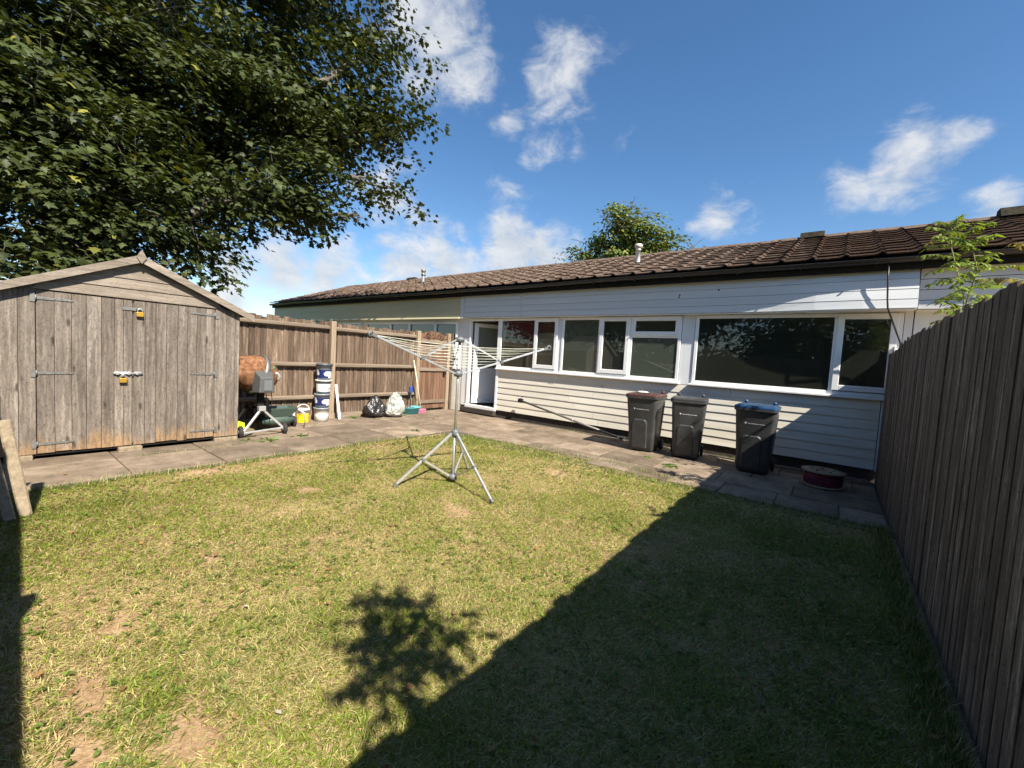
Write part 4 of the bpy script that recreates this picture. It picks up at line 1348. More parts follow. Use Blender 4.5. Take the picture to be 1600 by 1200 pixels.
def padlock(name, label, y, z):
    p = thing(name, label, 'padlock', (SX + .03, y, z), group='brass padlocks on the shed')
    mb = MB().box(SX + .018, SX + .046, y - .036, y + .036, z - .055, z + .005)
    mb.build('body', M['brass'], p, bevel=.006, seg=2)
    pts = [(SX + .032, y + .024 * math.cos(a), z + .004 + (.02 + .028 * math.sin(a) if 0 < a < PI else 0)) for a in (PI, PI * .8, PI * .6, PI * .4, PI * .2, 0)]
    pts = [(SX + .032, y - .024, z)] + pts[1:-1] + [(SX + .032, y + .024, z)]
    MB().tube(pts, .006, 8).build('shackle', M['steel'], p)
    return p


padlock('padlock', 'brass padlock hanging from the upper hasp of the shed door', 1.37, 1.865)
padlock('padlock', 'brass padlock hanging from the bolt halfway down shed door', 1.205, .985)
# concrete blocks carrying the shed
for i, (ya, yb) in enumerate(((.20, .42), (1.16, 1.40), (2.24, 2.55))):
    b = MB().box(SX - .32, SX + .035 + .02 * (i == 1), ya, yb, .0, .074 - .004 * i).build('concrete_block', M['concrete'], None, bevel=.008)
    tag(b, ['pale concrete block under the left corner of the shed', 'pale concrete block under the middle of the shed doors', 'pale concrete block under the right corner of the shed'][i], 'block', 'blocks under the shed')

# two concrete posts leaning at the left edge
cp = thing('concrete_post', 'pale concrete post leaning beside lawn, right one of the pair', 'post', (-5.23, .27, 0), group='leaning concrete posts')
MB().bar((-5.23, .255, -.01), (-5.50, .155, .775), .078, .075, up=(1, 0, .2)).build('shaft', M['concrete'], cp, bevel=.01)
cp = thing('concrete_post', 'pale concrete post leaning beside lawn, left one cut by frame edge', 'post', (-5.23, .12, 0), group='leaning concrete posts')
MB().bar((-5.17, .165, -.01), (-5.47, .055, .69), .075, .075, up=(1, 0, .2)).build('shaft', M['concrete'], cp, bevel=.01)
tpn = thing('timber_boarding', 'weathered wooden pallet stood upright behind the leaning concrete posts', 'boarding', (-5.62, -.2, 0))  # upright timber panel, mostly out of view, added behind the posts
for q in range(3):
    vboard(tpn, -.20 + q * .105, -.095 + q * .105, .0, .78 + rf.uniform(-.02, .02), -5.57)
MB().box(-5.64, -5.59, -.20, .11, .5, .58).build('rail', M['rail'], tpn)

# ------------------------------------------------------------------ rotary clothes dryer
DX, DY = -3.575, 3.575
dr = thing('rotary_dryer', 'aluminium rotary clothes dryer on a tripod stand, on the lawn', 'clothes dryer', (DX, DY, 0))
P = Vector((DX, DY, 0))
MB().tube([P + Vector((0, 0, .03)), P + Vector((0, 0, .62))], .022, 12).tube([P + Vector((0, 0, .60)), P + Vector((0, 0, 1.76))], .0175, 12).build('pole', M['alu'], dr)
MB().lathe([(.0, -.03), (.042, -.03), (.046, 0), (.046, .03), (.034, .05), (.0, .05)], P + Vector((0, 0, .60)), n=14).build('collar', M['plastic_grey'], dr)
MB().lathe([(.0, -.035), (.05, -.035), (.055, 0), (.04, .03), (.0, .03)], P + Vector((0, 0, .07)), n=14).build('foot_collar', M['plastic_grey'], dr)
MB().lathe([(.0, -.035), (.045, -.035), (.055, -.01), (.055, .015), (.03, .04), (.0, .04)], P + Vector((0, 0, 1.33)), n=14).build('hub', M['plastic_grey'], dr)
MB().lathe([(.0, -.03), (.05, -.03), (.06, 0), (.06, .02), (.03, .035), (.0, .035)], P + Vector((0, 0, 1.735)), n=14).build('top_hub', M['plastic_grey'], dr)
for (fx, fy) in ((-3.885, 2.955), (-2.76, 3.365), (-3.86, 4.14)):
    F_ = Vector((fx, fy, 0))
    d = (F_ - P).normalized()
    a = P + d * .04 + Vector((0, 0, .60))
    b = F_ + Vector((0, 0, .012))
    lg = MB().bar(a, b, .024, .030).build('leg', M['alu'], dr, bevel=.004)
    MB().bar(b - (b - a).normalized() * .03, b + (b - a).normalized() * .012, .03, .034).build('foot_cap', M['plastic_grey'], lg)
    m_ = a.lerp(b, .52)
    MB().bar(P + d * .04 + Vector((0, 0, .08)), m_, .014, .020).build('brace', M['alu'], lg)
    MB().box(m_.x - .02, m_.x + .02, m_.y - .02, m_.y + .02, m_.z - .02, m_.z + .02).build('bracket', M['plastic_grey'], lg, bevel=.004)
AL, AZ = 1.12, 1.70
angs = [math.radians(a) for a in (266, 56, 140)]
tips = []
for a in angs:
    d = Vector((math.cos(a), math.sin(a), 0))
    h0 = P + d * .05 + Vector((0, 0, 1.33))
    h1 = P + d * AL + Vector((0, 0, AZ))
    tips.append((h0, h1))
    ar = MB().bar(h0, h1, .016, .023).build('arm', M['alu'], dr, bevel=.004)
    t = (h1 - h0).normalized()
    MB().bar(h1 - t * .02, h1 + t * .03, .028, .034).lathe([(.020, -.008), (.032, -.008), (.032, .008), (.020, .008)], h1 + t * .045, t.cross(Vector((0, 0, 1))), 12).build('arm_cap', M['plastic_grey'], ar)
    m_ = h0.lerp(h1, .45)
    MB().bar(P + d * .05 + Vector((0, 0, 1.735)), m_, .012, .018).build('stay', M['alu'], ar)
    MB().box(m_.x - .022, m_.x + .022, m_.y - .022, m_.y + .022, m_.z - .02, m_.z + .02).build('bracket', M['plastic_grey'], ar, bevel=.004)
for f in (.22, .33, .44, .55, .66, .77, .88, .97):
    ps = [h0.lerp(h1, f) + Vector((0, 0, .012)) for h0, h1 in tips]
    pts = []
    for i in range(3):
        a, b = ps[i], ps[(i + 1) % 3]
        for q in range(5):
            t = q / 5
            pts.append(a.lerp(b, t) - Vector((0, 0, .05 * f * 4 * t * (1 - t))))
    pts.append(ps[0])
    MB().tube(pts, .0028, 5, smooth=True).build('line', M['line'], dr)


# ------------------------------------------------------------------ wheelie bins
def superrect(w, d, z, cy, n=20, r=.06):
    pts = []
    for (sx, sy, a0) in ((1, -1, -PI / 2), (1, 1, 0), (-1, 1, PI / 2), (-1, -1, PI)):
        for q in range(5):
            a = a0 + q / 4 * PI / 2
            pts.append((sx * (w / 2 - r) + r * math.cos(a), cy + sy * (d / 2 - r) + r * math.sin(a), z))
    return pts


def wheelie_bin(label, loc, rz, lid_mat, litter=None):
    t = thing('wheelie_bin', label, 'bin', loc, rz, 'wheelie bins by the house', local=True)
    # body: stacked rounded sections, front (-Y) leans out towards the top
    secs = [(.40, .46, .015, .10, .05), (.43, .50, .04, .10, .05), (.455, .535, .25, .085, .05), (.485, .58, .55, .065, .05), (.52, .635, .82, .04, .05), (.535, .66, .965, .03, .05)]
    mb = MB()
    vs_ = []
    for (w, d, z, cy, r) in secs:
        vs_ += superrect(w, d, z, cy, r=r)
    n = 20
    fs_ = [(i * n + k, i * n + (k + 1) % n, (i + 1) * n + (k + 1) % n, (i + 1) * n + k) for i in range(len(secs) - 1) for k in range(n)]
    fs_.append(tuple(reversed(range(n))))
    mb.add(vs_, fs_, True)
    body = mb.build('body', M['bin'], t)
    body.data.polygons[-1].use_smooth = False
    # rim
    mb = MB()
    a, b = superrect(.545, .675, .955, .03, r=.055), superrect(.575, .705, .972, .03, r=.06)
    c, d = superrect(.575, .705, 1.000, .03, r=.06), superrect(.50, .62, 1.000, .03, r=.04)
    mb.add(a + b + c + d, [(i * n + k, i * n + (k + 1) % n, (i + 1) * n + (k + 1) % n, (i + 1) * n + k) for i in range(3) for k in range(n)])
    mb.build('rim', M['bin'], t)

    def fy(z):                                            # y of the front face at height z
        zs = [s[2] for s in secs]
        return float(np.interp(z, zs, [s[3] - s[1] / 2 for s in secs]))
    # raised arch panel on the lower front
    arch = [(-.165, .07), (.115, .07), (.115, .53), (.10, .57), (.065, .595), (-.115, .595), (-.15, .57), (-.165, .53)]
    ins_ = [(-.025 + (x + .025) * .87, .07 + (z - .07) * .96) for x, z in arch]
    mb = MB()
    m_ = len(arch)
    mb.add([(x, fy(z) + .004, z) for x, z in arch] + [(x, fy(z) - .016, z) for x, z in ins_], [tuple(range(m_, 2 * m_))] + [(i, (i + 1) % m_, m_ + (i + 1) % m_, m_ + i) for i in range(m_)])
    mb.build('front_panel', M['bin'], t, bevel=.003)
    for sx in (-1, 1):                                    # side ribs near the back
        mb = MB()
        for yy in (.20, .27):
            mb.hexa([(sx * .215, yy, .25), (sx * .232, yy, .25), (sx * .232, yy + .02, .25), (sx * .215, yy + .02, .25),
                     (sx * .25, yy, .90), (sx * .272, yy, .90), (sx * .272, yy + .02, .90), (sx * .25, yy + .02, .90)])
        mb.build('side_rib', M['bin'], t)
    # lid: shallow dome with a lip, a raised panel and two grips
    mb = MB()
    L0, L1 = superrect(.585, .72, 1.003, .035, r=.07), superrect(.58, .715, 1.030, .035, r=.07)
    L2, L3 = superrect(.53, .665, 1.036, .04, r=.06), superrect(.50, .62, 1.046, .045, r=.05)
    mb.add(L0 + L1 + L2 + L3, [(i * n + k, i * n + (k + 1) % n, (i + 1) * n + (k + 1) % n, (i + 1) * n + k) for i in range(3) for k in range(n)] + [tuple(range(3 * n, 4 * n))])
    lid = mb.build('lid', M[lid_mat], t, bevel=.003)
    for sx in (-1, 1):
        MB().tube([(sx * .20, .33, 1.05), (sx * .20, .385, 1.075), (sx * .20, .425, 1.06)], .026, 8).build('lid_hinge', M[lid_mat], lid)
    MB().tube([(-.24, .435, 1.01), (.24, .435, 1.01)], .017, 10).build('handle_bar', M['bin'], t)
    for sx in (-1, 1):
        MB().bar((sx * .21, .35, .96), (sx * .21, .44, 1.01), .05, .035).build('handle_bracket', M['bin'], t)
        wh = MB().lathe([(.03, -.025), (.09, -.025), (.10, -.012), (.10, .012), (.09, .025), (.03, .025)], (sx * .245, .335, .10), (1, 0, 0), 18).build('wheel', M['rubber'], t)
        MB().lathe([(.0, -.027), (.03, -.027), (.034, 0), (.03, .027), (.0, .027)], (sx * .245, .335, .10), (1, 0, 0), 12).build('wheel_hub', M['plastic_grey'], wh)
    MB().tube([(-.24, .335, .10), (.24, .335, .10)], .012, 8).build('axle', M['steel'], t)
    # white emblem and line of lettering on the front
    mb = MB()
    z0 = .775

    def q(x0, x1, za, zb):
        y0, y1 = fy(za) - .0025, fy(zb) - .0025
        mb.add([(x0, y0, za), (x1, y0, za), (x1, y1, zb), (x0, y1, zb)], [(0, 1, 2, 3)])
    mb.add([(-.135, fy(z0 + .012) - .0025, z0 + .014), (-.118, fy(z0 - .022) - .0025, z0 - .020), (-.098, fy(z0 + .012) - .0025, z0 + .014)], [(0, 1, 2)])
    x = -.088
    rl_ = random.Random(4)
    while x < .125:
        wl = rl_.choice((.008, .010, .012))
        h_ = rl_.choice((.010, .010, .015))
        q(x, x + wl, z0 - .008, z0 - .008 + h_)
        x += wl + .004
    mb.build('lettering', M['white_print'], t)
    return t, lid


b1, lid1 = wheelie_bin('charcoal wheelie bin with a faded brown lid, leftmost of three', (-2.66, 7.50, .016), math.radians(4), 'bin_brown')
wheelie_bin('charcoal wheelie bin with a black lid, between brown lidded and blue lidded bins', (-1.92, 7.56, .016), math.radians(12), 'bin_black')
wheelie_bin('charcoal wheelie bin with a blue lid, standing half in shade', (-.88, 7.40, .016), math.radians(2), 'bin_blue')
# crumpled paper lying on the brown lid
mb = MB()
bm_ = bmesh.new()
bmesh.ops.create_icosphere(bm_, subdivisions=2, radius=1)
vv = [(-2.72 + v.co.x * .11 * (1 + .3 * mnoise.noise(v.co * 2)), 7.48 + v.co.y * .08 * (1 + .3 * mnoise.noise(v.co * 2.3)), 1.080 + v.co.z * .018 + .01 * mnoise.noise(v.co * 3)) for v in bm_.verts]
mb.add(vv, [tuple(v.index for v in f.verts) for f in bm_.faces])
bm_.free()
tag(mb.build('paper_scrap', M['white_print'], None, org=(-2.72, 7.48, 1.08)), 'white paper scrap lying on the brown bin lid', 'paper')

# ------------------------------------------------------------------ cable drum by the wall
cd = thing('cable_drum', 'wooden drum of dark magenta cable lying by the wall in shade', 'cable drum', (0.0, 7.35, 0))
M['ply'] = noisy('plywood', [(0.3, (.22, .17, .11)), (.7, (.36, .29, .20))], scale=8, rough=.8, bump=.2)
M['magenta'] = plain('magenta cable', (.15, .018, .055), rough=.5, var=.25)
MB().lathe([(0, .02), (.26, .02), (.262, .035), (0, .036)], (0, 7.35, .0), n=28).build('flange', M['ply'], cd)
MB().lathe([(0, .215), (.26, .215), (.262, .232), (.05, .233), (.05, .22)], (0, 7.35, .0), n=28).build('flange', M['ply'], cd)
mb = MB()
pts = []
for q in range(24 * 13 + 1):
    a = q / 24 * 2 * PI
    rr = .215 + .010 * math.sin(a * .37) + .006 * math.sin(a * 1.7)
    pts.append((rr * math.cos(a), 7.35 + rr * math.sin(a), .048 + .155 * q / (24 * 13)))
mb.tube(pts, .0105, 5)
mb.lathe([(.205, .035), (.205, .215)], (0, 7.35, 0), n=24)
mb.build('cable_coil', M['magenta'], cd)
mb = MB()
for q in range(5):
    a = q * 1.2566 + .4
    mb.lathe([(.018, 0), (.016, .008), (0, .008)], (.13 * math.cos(a), 7.35 + .13 * math.sin(a), .234), n=8)
mb.build('bolt', M['black_board'], cd)
# timber and steel lengths at the wall foot
for nm, lb, p0, p1, w_, h_, mt in (('timber_batten', 'pale timber batten on the ground behind the cable drum', (-.7, 7.95, .06), (.52, 7.98, .06), .05, .045, 'rail'),
                                   ('steel_angle', 'thin steel bar on the ground between two bins', (-1.62, 7.93, .055), (-1.02, 7.93, .05), .03, .02, 'steel')):
    tag(MB().bar(p0, p1, w_, h_).build(nm, M[mt], None, org=p0), lb, nm.split('_')[0])

# ------------------------------------------------------------------ folded clothes pole leaning on the boards
lp = thing('leaning_pole', 'long grey metal pole leaning low against cream boards, square cap', 'pole', (-3.3, 8.1, 0))
A_, B_ = Vector((-5.98, 8.18, .535)), Vector((-3.28, 8.06, .05))
MB().tube([A_, B_], .024, 10).build('tube', M['zinc'], lp)
t = (A_ - B_).normalized()
MB().bar(A_ - t * .03, A_ + t * .06, .11, .09).build('end_cap', M['black_board'], lp, bevel=.005)
MB().bar(A_.lerp(B_, .55) - t * .03, A_.lerp(B_, .55) + t * .03, .06, .06).build('clamp', M['steel'], lp, bevel=.005)
for s in (-1, 1):
    MB().tube([B_ + t * .12, B_ + Vector((.02 + .06 * s, -.12, .06)), B_ + Vector((.1 * s + .08, -.2, .0))], .012, 8).build('leg', M['steel'], lp)

# ------------------------------------------------------------------ cable hanging from the gutter
cb = MB().tube([(.49, 7.99, 3.22), (.495, 7.975, 3.0), (.515, 7.97, 2.70), (.53, 7.975, 2.58), (.57, 8.02, 2.48), (.65, 8.10, 2.28), (.72, 8.15, 2.10), (.735, 8.16, 1.8)], .011, 8).build('hanging_cable', M['black_plastic'], None, org=(.5, 8.07, 3.2))
tag(cb, 'black cable hanging from the gutter down past the right window', 'cable')

# ------------------------------------------------------------------ cement mixer
mx = thing('cement_mixer', 'rusty cement mixer with grey motor box, half behind the shed', 'cement mixer', (-7.65, 2.98, 0))
dc = Vector((-7.86, 2.98, 1.02))
ax = Vector((.10, -.90, .32)).normalized()
MB().lathe([(0, -.34), (.12, -.33), (.24, -.24), (.30, -.10), (.315, -.02), (.315, .06), (.28, .18), (.20, .33), (.17, .38), (.155, .38), (.18, .32), (.26, .17), (.295, .05), (.295, -.02)], dc, ax, 32).build('drum', M['rust'], mx)
ring = MB()
ring.lathe([(.316, -.03), (.335, -.04), (.342, -.04), (.342, .04), (.335, .04), (.316, .03)], dc, ax, 40)
q_ = ax.to_track_quat('Z', 'Y')
for k in range(0):
    a = 2 * PI * k / 44
    c_ = dc + q_ @ Vector((.352 * math.cos(a), .352 * math.sin(a), 0))
    ring.bar(c_ - ax * .03, c_ + ax * .03, .018, .018, up=q_ @ Vector((math.cos(a), math.sin(a), 0)))
ring.build('gear_ring', M['zinc'], mx)
M['mixer_grey'] = plain('faded grey housing', (.085, .088, .088), rough=.5)
mb = MB()
y0, y1, z0, z1, xf, xb = 2.83, 3.13, .72, 1.135, -7.40, -7.62
mb.hexa([(xb, y0, z0), (xf, y0 + .03, z0 + .02), (xf, y1 - .03, z0 + .02), (xb, y1, z0), (xb, y0, z1), (xf, y0 + .05, z1 - .14), (xf, y1 - .05, z1 - .14), (xb, y1, z1)])
hs = mb.build('motor_housing', M['mixer_grey'], mx, bevel=.016, seg=2)
MB().hexa([(xf, y0 + .10, z0 + .05), (xf + .012, y0 + .105, z0 + .055), (xf + .012, y1 - .075, z0 + .055), (xf, y1 - .07, z0 + .05),
           (xf, y0 + .10, z1 - .19), (xf + .012, y0 + .105, z1 - .195), (xf + .012, y1 - .075, z1 - .195), (xf, y1 - .07, z1 - .19)]).build('switch_panel', M['plastic_grey'], hs, bevel=.003)
MB().box(-7.66, -7.60, 2.92, 3.02, .40, .78).build('column', M['black_board'], mx, bevel=.006)
MB().tube([(-7.66, 2.97, .74), (-8.0, 2.95, .66), (-8.1, 2.93, .80)], .028, 8).build('yoke', M['black_board'], mx)
fx = -7.50
AP = Vector((fx - .06, 2.965, .46))
MB().bar(AP, (fx, 2.66, .075), .035, .035).build('stand_leg', M['alu'], mx, bevel=.004)
MB().bar(AP, (fx, 3.29, .12), .035, .035).build('stand_leg', M['alu'], mx, bevel=.004)
MB().bar((fx, 2.66, .075), (fx, 3.29, .115), .028, .028).build('stand_bar', M['alu'], mx, bevel=.004)
MB().box(fx - .10, fx - .02, 2.91, 3.02, .42, .50).build('stand_joint', M['alu'], mx, bevel=.005)
for (yy, ) in ((2.70,), (3.2,)):
    MB().bar((-8.12, 2.95, .45), (-8.2, yy, .02), .035, .035).build('stand_leg', M['black_board'], mx)
MB().bar((-8.12, 2.95, .45), AP, .035, .035).build('stand_bar', M['black_board'], mx)
for yy in (3.315, 2.635):
    w_ = MB().lathe([(.03, -.028), (.085, -.028), (.10, -.014), (.10, .014), (.085, .028), (.03, .028)], (fx, yy, .10), (0.12, 1, 0), 18).build('wheel', M['rubber'], mx)
    MB().lathe([(0, -.03), (.032, -.03), (.032, .03), (0, .03)], (fx, yy, .10), (.12, 1, 0), 12).build('wheel_hub', M['alu'], w_)
MB().tube([(-7.66, 3.1, 1.03), (-7.66, 3.24, 1.05), (-7.66, 3.28, 1.0), (-7.66, 3.25, .93)], .03, 10).build('tipping_handle', M['alu'], mx)
MB().tube([(-7.66, 3.16, 1.08), (-7.66, 3.19, 1.17)], .025, 10).build('handle_grip', plain('green grip', (.03, .16, .08)), mx)
for q in range(2):
    MB().tube([(-7.55, 3.02 + q * .09, .73), (-7.52, 3.03 + q * .08, .6), (-7.55, 3.06 + q * .04, .42)], .006, 6).build('power_cord', M['black_plastic'], mx)

# ------------------------------------------------------------------ clutter along the left fence
gp = plain('grey green plastic', (.055, .085, .07), rough=.5)
gw = thing('garden_spreader', 'grey green plastic garden cart with shallow tray behind the mixer', 'garden cart', (-8.05, 3.42, 0))
mb = MB()
o4 = [(-8.26, 3.10), (-7.86, 3.10), (-7.86, 3.72), (-8.26, 3.72)]
i4 = [(-8.20, 3.18), (-7.92, 3.18), (-7.92, 3.62), (-8.20, 3.62)]
mb.add([(a, b, .40) for a, b in o4] + [(a, b, .385) for a, b in o4] + [(a, b, .24) for a, b in i4] + [(a + (.02 if a < -8 else -.02), b + (.02 if b < 3.4 else -.02), .40) for a, b in o4] + [(a, b, .26) for a, b in i4],
       [(0, 1, 5, 4), (1, 2, 6, 5), (2, 3, 7, 6), (3, 0, 4, 7), (4, 5, 9, 8), (5, 6, 10, 9), (6, 7, 11, 10), (7, 4, 8, 11), (8, 9, 10, 11),
        (0, 12, 13, 1), (1, 13, 14, 2), (2, 14, 15, 3), (3, 15, 12, 0), (12, 16, 17, 13), (13, 17, 18, 14), (14, 18, 19, 15), (15, 19, 16, 12), (16, 19, 18, 17)])
mb.build('tray', gp, gw)
MB().lathe([(0, -.30), (.09, -.28), (.125, -.1), (.125, .12), (.09, .26), (0, .28)], (-8.02, 3.42, .17), (0, 1, 0), 16, sx=1, sy=.8).build('hopper', gp, gw)
for yy in (3.16, 3.66):
    MB().lathe([(.0, -.02), (.10, -.02), (.11, 0), (.10, .02), (0, .02)], (-8.05, yy + (.06 if yy > 3.4 else -.06), .11), (0, 1, 0), 16).build('wheel', M['rubber'], gw)
MB().tube([(-7.90, 3.70, .36), (-7.80, 3.80, .30), (-7.82, 3.83, .15), (-7.88, 3.84, .02)], .013, 8).build('stand', M['alu'], gw)


def bucket(name, label, cat, x, y, z, r0, r1, h, mat_b, lid=None, band=None, group=None, handle=False, lidh=.02):
    t = thing(name, label, cat, (x, y, z), 0, group)
    MB().lathe([(0, .0), (r0, .0), (r0 + (r1 - r0) * .5, h * .5), (r1, h - .02), (r1 + .008, h - .02), (r1 + .008, h), (r1 - .005, h)], (x, y, z), n=26).build('body', mat_b, t)
    if band:
        za, zb, bm = band
        f = lambda q: r0 + (r1 - r0) * q / h + .0022
        MB().lathe([(f(za), za), (f(zb), zb)], (x, y, z), n=26).build('printed_band', bm, t)
    if lid:
        MB().lathe([(r1 + .006, h - .01), (r1 + .012, h - .012), (r1 + .012, h + lidh), (r1 - .01, h + lidh), (r1 - .02, h + lidh - .008), (0, h + lidh - .008)], (x, y, z), n=26).build('lid', lid, t)
    if handle:
        pts = [(x + .0, y + (r1 + .01) * math.cos(a), z + h + lidh * .2 + handle * math.sin(a)) for a in [i / 12 * PI for i in range(13)]]
        MB().tube(pts, .007, 6).build('handle', M['door_white'], t)
    return t


def label_mat(name, cols, sc_=9.0):
    """printed wrap-round label: patches of flat print"""
    m, nt, b = new_mat(name)
    v = coords(nt, (1, 1, 1.4), False)
    vo = node(nt, 'ShaderNodeTexVoronoi', {'Vector': v, 'Scale': sc_}, distance='CHEBYCHEV')
    s = node(nt, 'ShaderNodeSeparateColor', {0: vo.outputs['Color']}).outputs[0]
    c = ramp(nt, s, cols)
    for n_ in nt.nodes:
        if n_.type == 'VALTORGB':
            n_.color_ramp.interpolation = 'CONSTANT'
    nt.links.new(c, b.inputs['Base Color'])
    b.inputs['Roughness'].default_value = .45
    return m


wp = plain('white tub plastic', (.66, .66, .64), rough=.4)
gl_ = plain('grey tub lid', (.22, .25, .27), rough=.45)
navy = label_mat('navy paint label', [(0, (.012, .02, .10)), (.55, (.62, .63, .66)), (.72, (.02, .04, .17)), (.9, (.1, .16, .34))], 7)
wlab = label_mat('white paint label', [(0, (.60, .60, .60)), (.78, (.35, .36, .38)), (.86, (.62, .62, .62))], 16)
ylab = label_mat('yellow label', [(0, (.72, .52, .01)), (.8, (.7, .22, .02)), (.88, (.74, .56, .03))], 12)
TX, TY = -8.36, 4.43
bucket('paint_tub', 'white paint tub at the bottom of the four tub stack', 'tub', TX, TY, .014, .135, .15, .27, wp, gl_, None, 'stacked paint tubs')
bucket('paint_tub', 'navy labelled tub, second from the bottom of the stack', 'tub', TX, TY + .005, .302, .13, .148, .27, gl_, gl_, (.05, .21, navy), 'stacked paint tubs')
bucket('paint_tub', 'white labelled grey tub, third from the bottom of the stack', 'tub', TX + .005, TY + .02, .590, .13, .148, .27, gl_, wp, (.05, .21, wlab), 'stacked paint tubs')
bucket('paint_tub', 'navy labelled tub with dark lid on top of the stack', 'tub', TX, TY + .03, .878, .13, .150, .30, gl_, plain('dark lid', (.06, .075, .09), .45), (.04, .21, navy), 'stacked paint tubs', lidh=.035)
bucket('plastic_tub', 'small yellow tub with white lid and carrying handle', 'tub', -8.33, 4.03, .014, .105, .115, .27, wp, wp, (.015, .20, ylab), handle=.10)
tag(MB().box(-8.52, -8.42, 3.72, 3.92, .014, .22).build('carton', wlab, None, org=(-8.5, 3.8, 0), bevel=.004), 'small white carton beside the yellow tub', 'carton')
tag(MB().box(-8.25, -7.95, 2.62, 2.86, .014, .17).build('plastic_crate', plain('lime plastic', (.55, .68, .02), .4), None, org=(-8.1, 2.7, 0), bevel=.012, seg=2), 'lime yellow plastic box on the ground under the mixer', 'box')
tag(MB().bar((-8.40, 4.86, .014), (-8.53, 4.82, .76), .05, .022, up=(1, 0, 0)).build('white_stake', M['door_white'], None, org=(-8.4, 4.86, 0)), 'short white stake leaning on the fence post beside paint tubs', 'stake')


def sack(name, label, loc, sx, sy, sz, mat_, seed, sub=5):
    bm = bmesh.new()
    bmesh.ops.create_icosphere(bm, subdivisions=sub, radius=1)
    for v in bm.verts:
        c = v.co.copy()
        s = Vector((seed * 3.1, seed * 1.7, seed))
        k = 1 + .22 * mnoise.noise(c * 1.3 + s)
        rg = abs(mnoise.noise(c * 2.6 + s)) * .22 + abs(mnoise.noise(c * 6 + s)) * .10 + abs(mnoise.noise(c * 13 + s)) * .05
        k -= rg
        z = c.z
        wdt = 1.0 - .30 * max(0, z) ** 1.5                # slumped: wide foot, pinched top
        v.co = Vector((c.x * sx * k * wdt, c.y * sy * k * wdt, (z * k if z > 0 else z * .35) * sz))
    zm = min(v.co.z for v in bm.verts)
    for v in bm.verts:
        v.co.z -= zm
        if v.co.z < .012:
            v.co.z = .0 + v.co.z * .2
    me = bpy.data.meshes.new(name)
    bm.to_mesh(me)
    bm.free()
    me.polygons.foreach_set('use_smooth', [True] * len(me.polygons))
    me.materials.append(mat_)
    o = bpy.data.objects.new(name, me)
    o.location = loc
    COL.objects.link(o)
    return tag(o, label, 'bag')


M['bag_black'] = noisy('black polythene', [(.3, (.012, .012, .013)), (.7, (.03, .03, .032))], scale=5, rough=.28, bump=.5, bscale=14, spec=.6, bdist=.03)
m, nt, b_ = new_mat('clear polythene')
v = coords(nt, (1, 1, 1), True)
n1 = node(nt, 'ShaderNodeTexNoise', {'Vector': v, 'Scale': 9.0, 'Detail': 6.0, 'Roughness': .6})
nt.links.new(ramp(nt, n1.outputs[0], [(.35, (.13, .14, .125)), (.5, (.30, .31, .28)), (.68, (.55, .56, .52))]), b_.inputs['Base Color'])
b_.inputs['Roughness'].default_value = .25
bp = node(nt, 'ShaderNodeBump', {'Height': n1.outputs[0], 'Strength': .6, 'Distance': .03})
nt.links.new(bp.outputs[0], b_.inputs['Normal'])
M['bag_clear'] = m
sack('refuse_sack', 'crumpled black refuse sack by the fence', (-8.30, 5.66, .012), .24, .27, .40, M['bag_black'], 1.3)
sack('plastic_sack', 'crumpled clear whitish plastic sack beside the black one', (-8.12, 6.08, .012), .23, .25, .43, M['bag_clear'], 4.1)
# washing-up basin with odds and ends
tb = thing('plastic_basin', 'turquoise oval plastic basin of tools by the gate post', 'basin', (-8.33, 6.72, 0))
turq = plain('turquoise plastic', (.12, .53, .60), rough=.4)
MB().lathe([(0, .0), (.19, .0), (.225, .16), (.245, .165), (.245, .175), (.218, .172), (.185, .015), (0, .012)], (-8.33, 6.72, .014), n=28, sx=.85, sy=1.12).build('bowl', turq, tb)
rr = random.Random(8)
mb = MB()
for q in range(26):
    a, d = rr.uniform(0, 2 * PI), rr.uniform(0, .14)
    p = Vector((-8.33 + d * math.cos(a), 6.72 + d * math.sin(a) * 1.2, .15 + rr.uniform(-.03, .04)))
    u = Vector((rr.uniform(-1, 1), rr.uniform(-1, 1), rr.uniform(-.2, .5))).normalized() * rr.uniform(.04, .09)
    mb.tube([p - u, p, p + u], rr.uniform(.006, .016), 6)
o = mb.build('oddments', noisy('mixed oddments', [(.35, (.02, .02, .02)), (.5, (.12, .05, .03)), (.65, (.35, .08, .05))], scale=7, rough=.6), None, org=(-8.33, 6.72, .15))
kind(o, 'stuff')
tag(o, 'jumble of dark and reddish oddments in the turquoise basin', 'oddments')
pink = plain('pink plastic', (.52, .16, .28), rough=.45)
br = thing('broom', 'pink headed broom with pale handle propped against the gate post', 'broom', (-8.3, 7.05, 0))
MB().box(-8.33, -8.25, 6.86, 7.16, .075, .12).build('head', pink, br, bevel=.012, seg=2)
mb = MB()
for q in range(14):
    for p in range(3):
        mb.hexa([(-8.325 + p * .025, 6.87 + q * .02, .015), (-8.31 + p * .025, 6.87 + q * .02, .015), (-8.31 + p * .025, 6.882 + q * .02, .015), (-8.325 + p * .025, 6.882 + q * .02, .015),
                 (-8.325 + p * .025, 6.87 + q * .02, .075), (-8.31 + p * .025, 6.87 + q * .02, .075), (-8.31 + p * .025, 6.882 + q * .02, .075), (-8.325 + p * .025, 6.882 + q * .02, .075)])
mb.build('bristles', pink, br)
MB().tube([(-8.29, 7.02, .10), (-8.51, 6.90, 1.36)], .0125, 8).build('handle', plain('pale handle', (.62, .58, .42)), br)
bb = thing('hand_brush', 'blue handled tool standing in the turquoise basin', 'brush', (-8.42, 6.78, .02))
